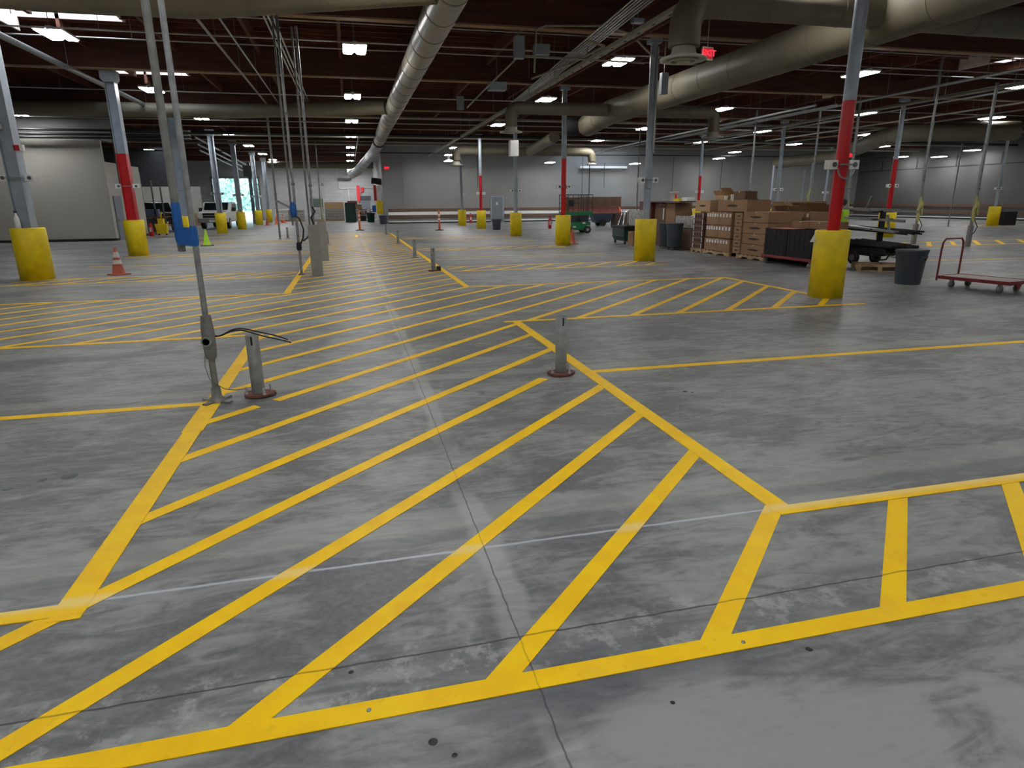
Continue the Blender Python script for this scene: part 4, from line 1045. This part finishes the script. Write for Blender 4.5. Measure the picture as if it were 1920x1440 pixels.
V=[(0,0,.92),(0,-.02,1.1),(0,-.05,1.28),(0,-.07,1.40),(0,-.09,1.47),  # pelvis..neck 0-4
   (.10,0,.86),(.11,-.03,.50),(.11,.02,.09),(.11,-.12,.04),           # R leg 5-8
   (-.10,0,.86),(-.12,.02,.50),(-.12,.06,.09),(-.12,-.08,.04),        # L leg 9-12
   (.17,-.06,1.38),(.25,-.03,1.12),(.23,-.16,.92),(.22,-.2,.85),     # R arm 13-16
   (-.17,-.06,1.38),(-.30,-.14,1.28),(-.20,-.24,1.50),(-.15,-.22,1.57)] # L arm raised 17-20
Ed=[(0,1),(1,2),(2,3),(3,4),(0,5),(5,6),(6,7),(7,8),(0,9),(9,10),(10,11),(11,12),(3,13),(13,14),(14,15),(15,16),(3,17),(17,18),(18,19),(19,20)]
Ra=[.14,.125,.14,.12,.055,.09,.062,.042,.045,.09,.062,.042,.045,.055,.042,.032,.03,.055,.042,.032,.03]
skin_mesh('body',V,Ed,Ra,M['skin'],pr)
skin_mesh('shirt',[(0,0,.93),(0,-.02,1.1),(0,-.05,1.28),(0,-.07,1.39),(.17,-.06,1.38),(.215,-.045,1.25),(-.17,-.06,1.38),(-.24,-.10,1.33)],[(0,1),(1,2),(2,3),(3,4),(4,5),(3,6),(6,7)],[.155,.14,.155,.13,.075,.062,.075,.062],M['hivis'],pr)
skin_mesh('trousers',[(0,0,.93),(.10,0,.85),(.11,-.03,.50),(.11,.01,.10),(-.10,0,.85),(-.12,.02,.50),(-.12,.05,.10)],[(0,1),(1,2),(2,3),(0,4),(4,5),(5,6)],[.145,.10,.075,.06,.10,.075,.06],M['jeans'],pr)
hd=MB().sphere((0,-.11,1.585),.10,18,14,(.82,1.0,1.15)).sphere((0,-.215,1.57),.018,8,6,(1,1.2,1.5)).sphere((.083,-.10,1.575),.022,8,6,(.5,1,1.4)).sphere((-.083,-.10,1.575),.022,8,6,(.5,1,1.4)).build('head',M['skin'],pr)
for s in (-1,1): MB().sphere((s*.032,-.198,1.60),.012,8,6).build('eye',M['dark'],hd)
MB().sphere((0,-.205,1.53),.02,8,6,(1.2,.4,.3)).build('mouth',M['pink'],hd)
MB().sphere((0,-.085,1.615),.103,18,12,(.88,1.0,1.05)).build('hair',M['hair'],pr)
for hn,base,dr in (('R',Vector((.22,-.2,.85)),Vector((0,-.25,-1))),('L',Vector((-.15,-.22,1.57)),Vector((.4,.25,1)))):
    dr=dr.normalized(); sd=Vector((0,1,0)).cross(dr).normalized(); hv=[base,base+dr*.05]; he=[(0,1)]; hr=[.026,.032]
    pm=base+dr*.05
    for k,ln in enumerate((.065,.075,.07,.055)):
        s0=pm+sd*(k-1.5)*.017+dr*.03; s1=s0+dr*ln*.55; s2=s1+(dr*.8+Vector((0,-.5,0))).normalized()*ln*.5
        n=len(hv); hv+=[s0,s1,s2]; he+=[(1,n),(n,n+1),(n+1,n+2)]; hr+=[.010,.009,.0075]
    n=len(hv); hv+=[base+dr*.02+sd*-.035,base+dr*.06+sd*-.055]; he+=[(0,n),(n,n+1)]; hr+=[.012,.009]
    skin_mesh('hand',[tuple(a) for a in hv],he,hr,M['skin'],pr,0,1)
for s,(x,y) in ((1,(.11,-.05)),(-1,(-.12,-.01))): MB().sphere((x,y-.03,.045),.075,12,8,(.65,1.7,.62)).build('boot',M['dark'],pr)
# ---------------------------------------------------------------- cones
def cone(x,y,h,label,mt='orange',bands=True,r=.17):
    o=empty('traffic_cone',(x,y,0),rnd.random(),label,'traffic cone')
    pts=[]; 
    MB().prism([(-r*1.25,-r),(-r,-r*1.25),(r,-r*1.25),(r*1.25,-r),(r*1.25,r),(r,r*1.25),(-r,r*1.25),(-r*1.25,r)],.0,.03).build('cone_base',M['dark' if mt=='lime' else mt],o,bevel=.006)
    rr=lambda z:r*.92*(1-z/h)+.028*(z/h)
    z1=[.03,h*.40,h*.55,h*.62,h*.84,h]
    cols=[mt,'reflect',mt,'reflect',mt] if bands else [mt]*5
    MB().lathe([(rr(.03)*1.15,.03),(rr(.05),.05),(rr(z1[1]),z1[1]),(rr(z1[2]),z1[2]),(rr(h),h),(rr(h)*.7,h),(rr(h)*.7,h-.05),(.001,h-.05)],22).build('cone_body',M[mt],o)
    if bands:
        for a,b_ in ((.40,.55),(.64,.84)): MB().lathe([(rr(h*a)+.002,h*a),(rr(h*b_)+.002,h*b_)],22).build('reflective_band',M['reflect'],o)
    return o
cone(-5.80,18.3,.68,'orange traffic cone with two white bands between the left drums')
cone(-6.02,30.3,.70,'plain lime green traffic cone before the white pickup truck','lime',False)
cone(8.95,25.75,.6,'orange cone half hidden behind the third right yellow drum','orange',False)
cone(-6.6,57.5,.7,'dark red cone left of the sixth left drum','orange',False,.2)
cone(-6.2,61,.8,'bright orange cone between the farthest two left drums','orange2',False,.22)
cone(-6.0,64.5,.75,'orange cone right of the farthest left drum, with a white band','orange2',True,.25)
# delineator posts
for x,y,l in ((.62,44.0,'red and white delineator post on a black base, left of the grey wall corner'),(5.55,41.8,'red and white delineator post on a black base, before the far wall')):
    o=empty('delineator_post',(x,y,0),0,l,'post','red delineator posts')
    MB().lathe([(.28,0),(.28,.03),(.12,.06),(.001,.06)],20).build('base',M['dark'],o); MB().lathe([(.07,.05),(.065,.75),(.06,1.2),(.03,1.24),(.001,1.24)],14).build('post',M['orange2'],o)
    MB().lathe([(.073,.62),(.07,.74)],14).build('reflective_band',M['reflect'],o); MB().lathe([(.069,.88),(.066,1.0)],14).build('reflective_band',M['reflect'],o)
# fire extinguishers
def ext(x,y,label):
    o=empty('fire_extinguisher',(x,y,0),0,label,'fire extinguisher')
    MB().lathe([(.11,0),(.115,.02),(.115,.6),(.07,.68),(.03,.70),(.03,.74)],18).build('cylinder',M['red'],o); MB().box(-.05,-.02,.74,.05,.02,.80).build('valve_handle',M['dark'],o)
    MB().box(-.06,-.122,.25,.06,-.114,.48).build('paper_label',M['label_w'],o); MB().tube([(.03,0,.74),(.14,0,.66),(.14,0,.3)],.014,6).build('hose',M['dark'],o)
ext(-10.95,40.9,'red fire extinguisher by the office corner beside the mop bucket'); ext(12.75,41.2,'red fire extinguisher far off between the third right drum and the green lift'); ext(10.1,55.6,'red fire extinguisher by the far wall left of the grey door')
o=empty('mop_bucket',(-10.6,41.8,0),0,'yellow wheeled mop bucket near the office corner','bucket')
MB().prism([(-.25,.1),(.25,.1),(.32,.65),(-.32,.65)],-.2,.2,'y').build('bucket_body',M['drum_y'],o); MB().box(-.15,-.15,.65,.15,.15,.95).build('wringer',M['drum_y'],o); MB().beam((0,0,.9),(.1,0,1.35),.03,.03).build('handle',M['drum_y'],o)
for x in (-.2,.2): MB().lathe([(.05,-.02),(.05,.02)],10,(x,0,.05),ax='y').build('wheel',M['dark'],o)
# ---------------------------------------------------------------- pickups
def pickup(x,y,rz,mt,label):
    o=empty('pickup_truck',(x,y,0),rz,label,'truck')   # front faces -y
    B=M[mt]
    MB().prism([(-2.7,.55),(-2.72,1.0),(-2.6,1.18),(-1.35,1.28),(-.75,1.86),(1.0,1.88),(1.25,1.30),(3.0,1.30),(3.05,.6),(2.6,.5),(-2.3,.45)],-.95,.95,'x').build('body',B,o,bevel=.06)
    MB().prism([(-1.29,1.31),(-.80,1.80),(-.60,1.80),(-.60,1.31)],-.80,.80,'x').build('windshield',M['glass_dk'],o,loc=(0,-.06,.02))
    for s in (-1,1): MB().prism([(-.55,1.32),(-.45,1.76),(.9,1.76),(1.08,1.32)],s*.953-.004,s*.953+.004,'x').build('side_window',M['glass_dk'],o)
    MB().box(-.62,-2.76,.80,.62,-2.70,1.12).build('grille',M['glass_dk'],o); MB().box(-.60,-2.78,.93,.60,-2.765,.98).build('grille_bar',M['chrome'],o)
    for s in (-1,1): MB().box(s*.80-.16,-2.75,.86,s*.80+.14,-2.69,1.10).build('headlight',M['label_w'],o)
    MB().box(-.97,-2.88,.50,.97,-2.70,.74).build('bumper',M['chrome'] if mt=='car_w' else B,o,bevel=.03)
    MB().box(-.2,-2.9,.52,.2,-2.885,.64).build('number_plate',M['label_w'],o)
    for s in (-1,1):
        MB().box(s*1.12-.13,-.95,1.22,s*1.12+.13,-.80,1.48).beam((s*.95,-.88,1.3),(s*1.05,-.88,1.33),.04,.04).build('mirror',M['dark'],o)
        for yy in (-1.75,1.9):
            w_=MB().lathe([(.2,-.13),(.37,-.13),(.40,-.09),(.40,.09),(.37,.13),(.2,.13)],24,(s*.84,yy,.40),ax='x').build('wheel',M['dark'],o); MB().lathe([(.22,-.135),(.22,.135)],16,(s*.84,yy,.40),ax='x').build('wheel_hub',M['galv'],w_)
    return o
pickup(-9.35,53.2,R(-2),'car_w','white pickup truck parked facing the camera before the bright doorway')
pickup(-13.3,50.6,R(28),'car_b','black pickup truck parked left of the white one')
# ---------------------------------------------------------------- scissor lift, tub cart, boards by the far wall
o=empty('scissor_lift',(12.2,34.6,0),0,'green scissor lift behind the third right drum','lift')
MB().box(-.75,-.4,.18,.75,.4,.62).build('chassis',M['green'],o,bevel=.03)
for (x,y) in ((-.55,-.42),(.55,-.42),(-.55,.42),(.55,.42)):
    w_=MB().lathe([(.08,-.05),(.2,-.05),(.2,.05),(.08,.05)],20,(x,y,.2),ax='y').build('wheel',M['dark'],o); MB().lathe([(.08,-.056),(.08,.056)],12,(x,y,.2),ax='y').build('wheel_hub',M['galv'],w_)
for k in range(4):
    for s in (-1,1): MB().beam((-.65,.3*s,.64+k*.08),(.65,.3*s,.70+k*.08),.04,.05).beam((.65,.3*s,.64+k*.08),(-.65,.3*s,.70+k*.08),.04,.05).build('scissor_arm',M['grey_dark'],o)
MB().box(-.85,-.42,.98,.85,.42,1.16).build('platform',M['green'],o)
mb=MB()
for s in (-1,1):
    for x in (-.83,-.3,.3,.45,.6,.83): mb.tube([(x,.4*s,1.16),(x,.4*s,2.05)],.02,8)
    mb.tube([(-.83,.4*s,2.05),(.83,.4*s,2.05)],.022,8).tube([(-.83,.4*s,1.62),(.83,.4*s,1.62)],.018,8)
mb.tube([(.83,-.4,2.05),(.83,.4,2.05)],.022,8).tube([(-.83,-.4,2.05),(-.83,.4,2.05)],.022,8); mb.build('guard_rail',M['green_dk'],o)
MB().box(-.55,-.42,1.45,-.25,-.3,1.78).build('control_box',M['dark'],o)
for (x,z) in ((-.5,.5),(-.2,.35),(.35,.55),(.6,.38),(-.6,.3)): MB().box(x-.09,-.408,z-.04,x+.09,-.401,z+.05).build('decal',M['label_w'],o)
o=empty('tilt_cart',(17.4,44.0,0),0,'dark blue plastic tilt cart beside the green lift','cart')
MB().prism([(-.5,.25),(-.8,.95),(.85,1.0),(.55,.25)],-.4,.4,'y').build('tub',M['navy'],o,bevel=.03); MB().prism([(-.84,.93),(-.84,1.0),(.9,1.05),(.9,.98)],-.45,.45,'y').build('rim',M['navy'],o)
for s in (-1,1): MB().lathe([(.25,-.04),(.25,.04)],18,(.0,.44*s,.25),ax='y').build('wheel',M['dark'],o)
for (x,y,dx,dz,z,l,mt) in ((13.6,40.0,3.6,.62,1.35,'long flat carton standing high behind the green lift','cardboard_d'),(13.5,40.3,3.7,.35,.98,'long pinkish carton bundle under the high flat carton','pink')):
    MB().box(0,0,0,dx,.5,dz).build('flat_carton',M[mt],loc=(x,y,z),label=l,cat='box')
o=empty('storage_rack',(13.4,39.9,0),0,'low steel rack carrying the long flat cartons','rack')
mb=MB().box(0,0,.9,3.9,1.0,.97); mb.build('shelf',M['rail_b'],o)
for x in (.05,3.8):
    for y in (.05,.9): MB().box(x,y,0,x+.06,y+.06,.9).build('leg',M['grey_dark'],o)
MB().box(13.2,39.3,0,13.35,39.5,2.0).build('timber_post',M['wood_joist'],label='dark upright timber beside the red column behind the third drum',cat='post')
tag(MB().lathe([(.3,0),(.3,.03),(.2,.06),(.03,.4),(.001,.4)],16).build('orange_cone_cap',M['orange2'],loc=(18.6,43.6,.95)),'orange cone cap on the shelf right of the tilt cart','cone')
MB().box(18.3,43.3,0,19.6,44.3,.94).build('low_crate',M['rail_b'],label='low brown crate right of the tilt cart',cat='crate')
# black machinery behind cartons
MB().box(0,0,0,1.0,1.0,.85).build('dark_case',M['crate'],loc=(40.6,33.2,0),label='black case next to the farthest right yellow drum',cat='case')
# ---------------------------------------------------------------- far left pallets and gear (end wall)
def wrapped(x,y,w,d_,h,mt,label,top=None):
    o=empty('wrapped_pallet',(x,y,0),0,label,'pallet load','shrink-wrapped pallets by the end wall')
    MB().box(0,0,0,w,d_,.14).build('pallet',M['pallet'],o)
    n=4
    mb=MB()
    for k in range(n): mb.box(.02*(k%2),0,.14+k*(h-.14)/n+.01,w-.02*((k+1)%2),d_,.14+(k+1)*(h-.14)/n)
    mb.build('wrapped_goods',M[mt],o,bevel=.04)
    if top: MB().box(.02,.02,h,w-.02,d_-.02,h+top[0]).build('top_carton',M[top[1]],o)
wrapped(-7.2,69.5,1.3,1.2,1.2,'wrap_w','white wrapped pallet farthest left by the end wall')
wrapped(-5.9,69.3,1.5,1.2,1.15,'plastic_wrap','grey wrapped pallet, second from the left by the end wall')
wrapped(-3.7,69.0,1.2,1.2,1.35,'wrap_w','tall white wrapped pallet below the green board')
wrapped(-2.35,68.8,1.9,1.2,1.2,'plastic_wrap','wide wrapped pallet with brown cartons on top',(.62,'cardboard_l'))
wrapped(.0,68.8,1.35,1.2,1.15,'plastic_wrap','wrapped pallet just left of the dark green cabinet',(.45,'cardboard'))
MB().box(-3.8,70.6,.9,-2.5,70.7,2.2).build('board',M['green_board'],label='sage green board standing behind the wrapped pallets',cat='board')
MB().box(-.1,70.5,0,0.9,70.6,1.95).build('panel',M['maroon'],label='dark red panel behind the pallets left of the cabinet',cat='board')
o=empty('storage_cabinet',(-.02+1.15-2.05,66.0,0),0,'dark green metal cabinet standing by the wrapped pallets','cabinet')
o.location=(-.35,64.0,0)
MB().box(0,0,0,1.0,.6,1.78).build('cabinet_body',M['green_dk'],o,bevel=.01); MB().box(.03,-.012,.08,.49,-.001,1.72).build('door',M['green_dk'],o); MB().box(.51,-.012,.08,.97,-.001,1.72).build('door',M['green_dk'],o)
o=empty('shelf_unit',(.95,67.5,0),0,'small cluttered shelf of dark goods right of the green cabinet','shelf')
MB().box(0,0,0,1.4,.6,.05).box(0,0,.6,1.4,.6,.65).box(0,0,1.1,1.4,.6,1.15).build('shelf',M['wood_joist'],o)
for k in range(5): MB().box(.05+k*.27,.05,.65,.25+k*.27,.5,.85+.08*(k%3)).build('goods',M[('dark','cardboard','rust','navy','orange')[k]],o)
MB().box(.05,.05,.05,.7,.55,.5).build('goods',M['dark'],o)
MB().box(1.0,YE-.16,1.9,1.35,YE-.1,3.6).build('red_banner',M['sign_red'],label='tall narrow red banner sign on the end wall',cat='sign')
MB().box(1.5,YE-.12,2.9,1.8,YE-.06,3.4).build('red_sign',M['sign_red'],label='small red square sign right of the banner',cat='sign')
o=empty('wall_letter_sign',(-2.6,YE-.05,3.7),0,'small dark letter A painted on the end wall','sign'); text_mesh('A',.55,.005,'letter',M['grey_dark'],o,(0,-.03,0),(R(90),0,0))
bin_(1.95,62.5,.85,.38,'dark round bin by the grey door in the end wall',mt='green_dk')
MB().lathe([(.10,0),(.12,.3),(.05,.4)],10).build('spray_container',M['white'],loc=(1.8,62.5,.87),label='white container standing on the dark round bin',cat='bottle')
MB().box(0,0,0,.35,.4,.6).build('blue_jug_crate',M['tape_blue'],loc=(2.15,63.1,.9),label='blue jugs above the dark round bin',cat='jug')
bin_(2.75,57.0-.9,.72,.34,'dark bin at the corner of the grey far wall')
o=empty('wall_guard',(2.35,58.2,0),0,'tall yellow and white guard panel at the wall corner','guard')
MB().box(0,0,.8,.6,.2,1.9).build('yellow_panel',M['drum_y'],o); MB().box(.1,.02,1.9,.45,.2,3.1).build('white_panel',M['white'],o); MB().box(-.15,.05,1.9,.08,.2,3.2).build('red_panel',M['red'],o)
MB().box(.62,.0,.2,.85,.3,3.3).build('dark_post',M['grey_dark'],o); MB().obox((.2,.1,3.5),(1.0,.3,.5),(0,R(8),0)).build('dark_motor',M['dark'],o)
o=empty('wall_bracket',(.3,YE-.6,4.3),0,'dark bracket arm with cables high on the end wall','bracket')
MB().box(-1.2,0,-.05,.2,.1,.1).build('arm',M['dark'],o); MB().beam((.2,.05,1.6),(.2,.05,.0),.15,.1).build('riser',M['dark'],o); MB().beam((-1.1,.05,.1),(.1,.05,.6),.06,.06).build('brace',M['galv_dull'],o)
pipe('thin conduit stepping across the end wall',[(-.9,YE-.05,5.4),(-.9,YE-.05,3.3),(.1,YE-.05,3.25),(.15,YE-.05,1.9)],.04,'conduit',hang=False)
pipe('thin conduit running level on the end wall to the corner',[(.0,YE-.05,3.3),(2.8,YE-.05,3.3)],.03,'conduit',hang=False)
# hanging pull cords and wall conduits
for x,y,z0,z1,l,mt in ((-11.25,37.9,2.6,5.4,'thin dark red pull cord hanging before the office door','maroon'),(4.6,YF-.2,1.6,5.6,'thin conduit drop at the left of the far wall','galv_dull'),
      (11.0,YF-.2,2.9,5.6,'thin dark conduit drop left of the far grey door','grey_dark'),(20.5,YF-.45,1.1,5.6,'dark vertical pipe on the far wall behind the tilt cart','grey_dark'),
      (22.6,YF-.45,2.9,5.0,'short pull cord on the far wall right of the tilt cart','grey_dark'),(29.5,YF-.2,1.2,5.8,'dark vertical conduit on the far wall above the cartons','grey_dark'),(34.5,YF-.2,1.2,5.2,'dark vertical conduit farther right on the far wall','grey_dark')):
    pipe(l,[(x,y,z0),(x,y,z1)],.03,mt,'wall drops','conduit','wall_conduit',False)
# things in the dark left bay
o=empty('pallet_rack',(-12.6,46.5,0),0,'dark rack of upright frames behind the office corner','rack')
for x in (-.1,.5,1.0): MB().box(x,0,0,x+.08,.1,3.6-x*.8).build('upright',M['grey_dark'],o)
MB().box(-.2,-.1,.9,1.1,.6,1.0).build('shelf',M['wood_joist'],o); MB().box(-.2,-.1,.05,1.0,.6,.85).build('goods',M['dark'],o); MB().box(-.1,0,1.0,.7,.5,1.45).build('goods',M['navy'],o)
# shutter rails by the doorway
o=empty('door_track',(-8.3,62,0),0,'dark vertical door track right of the bright doorway','track')
MB().box(0,0,0,.25,.3,5.2).build('rail',M['grey_dark'],o); MB().box(-.3,-.3,4.0,.5,.2,4.9).build('motor',M['dark'],o)
for i,(z,yy) in enumerate(((5.6,44),(5.45,47),(5.3,50))): pipe('grey slanted door track overhead at the left bay, %s of three'%ORD[i],[(-8.6-.5*i,yy,z),(-9.0-.4*i,70,z-.4)],.06,'galv','door tracks',hang=False)
# ---------------------------------------------------------------- outside trees
def tree(x,y,h,label):
    o=empty('tree',(x,y,-.1),0,label,'tree','trees beyond the doorway')
    MB().lathe([(.2,0),(.15,h*.5),(.05,h*.8)],10).build('trunk',M['bark'],o)
    mb=MB()
    for k in range(1500):
        a=rnd.uniform(0,2*PI); zz=rnd.uniform(.12,1)*h; rr=(h*.30)*math.sin(PI*min(1,zz/h*.92+.06))**.6*rnd.random()**.4
        c=Vector((rr*math.cos(a),rr*math.sin(a),zz)); s=rnd.uniform(.12,.3)
        d1=Vector((rnd.gauss(0,1),rnd.gauss(0,1),rnd.gauss(0,1))).normalized()*s; d2=d1.cross(Vector((rnd.gauss(0,1),rnd.gauss(0,1),rnd.gauss(0,1)))).normalized()*s*.8
        mb.quad(c-d1-d2,c+d1-d2,c+d1+d2,c-d1+d2)
    mb.build('crown',M['foliage'],o)
for x,y,h,l in ((-18.0,92,7.5,'leafy tree outside at the left edge of the doorway view'),(-14.6,98,8.5,'leafy tree outside behind the doorway centre'),(-11.2,92.5,7.6,'leafy tree outside at the right edge of the doorway view'),
                (-18.3,104,8.5,'tall leafy tree farther back, left in the doorway'),(-12.2,104.5,8.8,'tall leafy tree farther back, right in the doorway')): tree(x,y,h,l)
# ---------------------------------------------------------------- world, camera
wd=bpy.data.worlds.new('World'); SC.world=wd; wd.use_nodes=True; N=wd.node_tree.nodes; L=wd.node_tree.links; N.clear()
out=N.new('ShaderNodeOutputWorld'); bg=N.new('ShaderNodeBackground'); tc=N.new('ShaderNodeTexCoord'); sp=N.new('ShaderNodeSeparateXYZ'); rp=N.new('ShaderNodeValToRGB')
L.new(tc.outputs['Generated'],sp.inputs[0]); L.new(sp.outputs[2],rp.inputs[0]); L.new(rp.outputs[0],bg.inputs[0]); L.new(bg.outputs[0],out.inputs[0])
rp.color_ramp.elements[0].color=(.75,.88,.95,1); rp.color_ramp.elements[1].color=(.72,.84,1,1); bg.inputs[1].default_value=6.5
f,pit,yaw,rol=1193.15,R(15.957),R(13.773),R(-.4875)
fw=Vector((math.sin(yaw)*math.cos(pit),math.cos(yaw)*math.cos(pit),-math.sin(pit))); rt=Vector((math.cos(yaw),-math.sin(yaw),0)); up=rt.cross(fw)
r2=math.cos(rol)*rt+math.sin(rol)*up; u2=-math.sin(rol)*rt+math.cos(rol)*up
cam=bpy.data.cameras.new('camera'); cam.sensor_width=36; cam.sensor_fit='HORIZONTAL'; cam.lens=f/1920*36; cam.clip_end=400; cam.clip_start=.05
co=bpy.data.objects.new('camera',cam); COL.objects.link(co)
mx=Matrix(((r2.x,u2.x,-fw.x,0),(r2.y,u2.y,-fw.y,0),(r2.z,u2.z,-fw.z,1.7),(0,0,0,1))); co.matrix_world=mx
SC.camera=co
SC.view_settings.view_transform='Standard'; SC.view_settings.look='None'; SC.view_settings.exposure=.52; SC.view_settings.gamma=1; SC.view_settings.use_curve_mapping=False
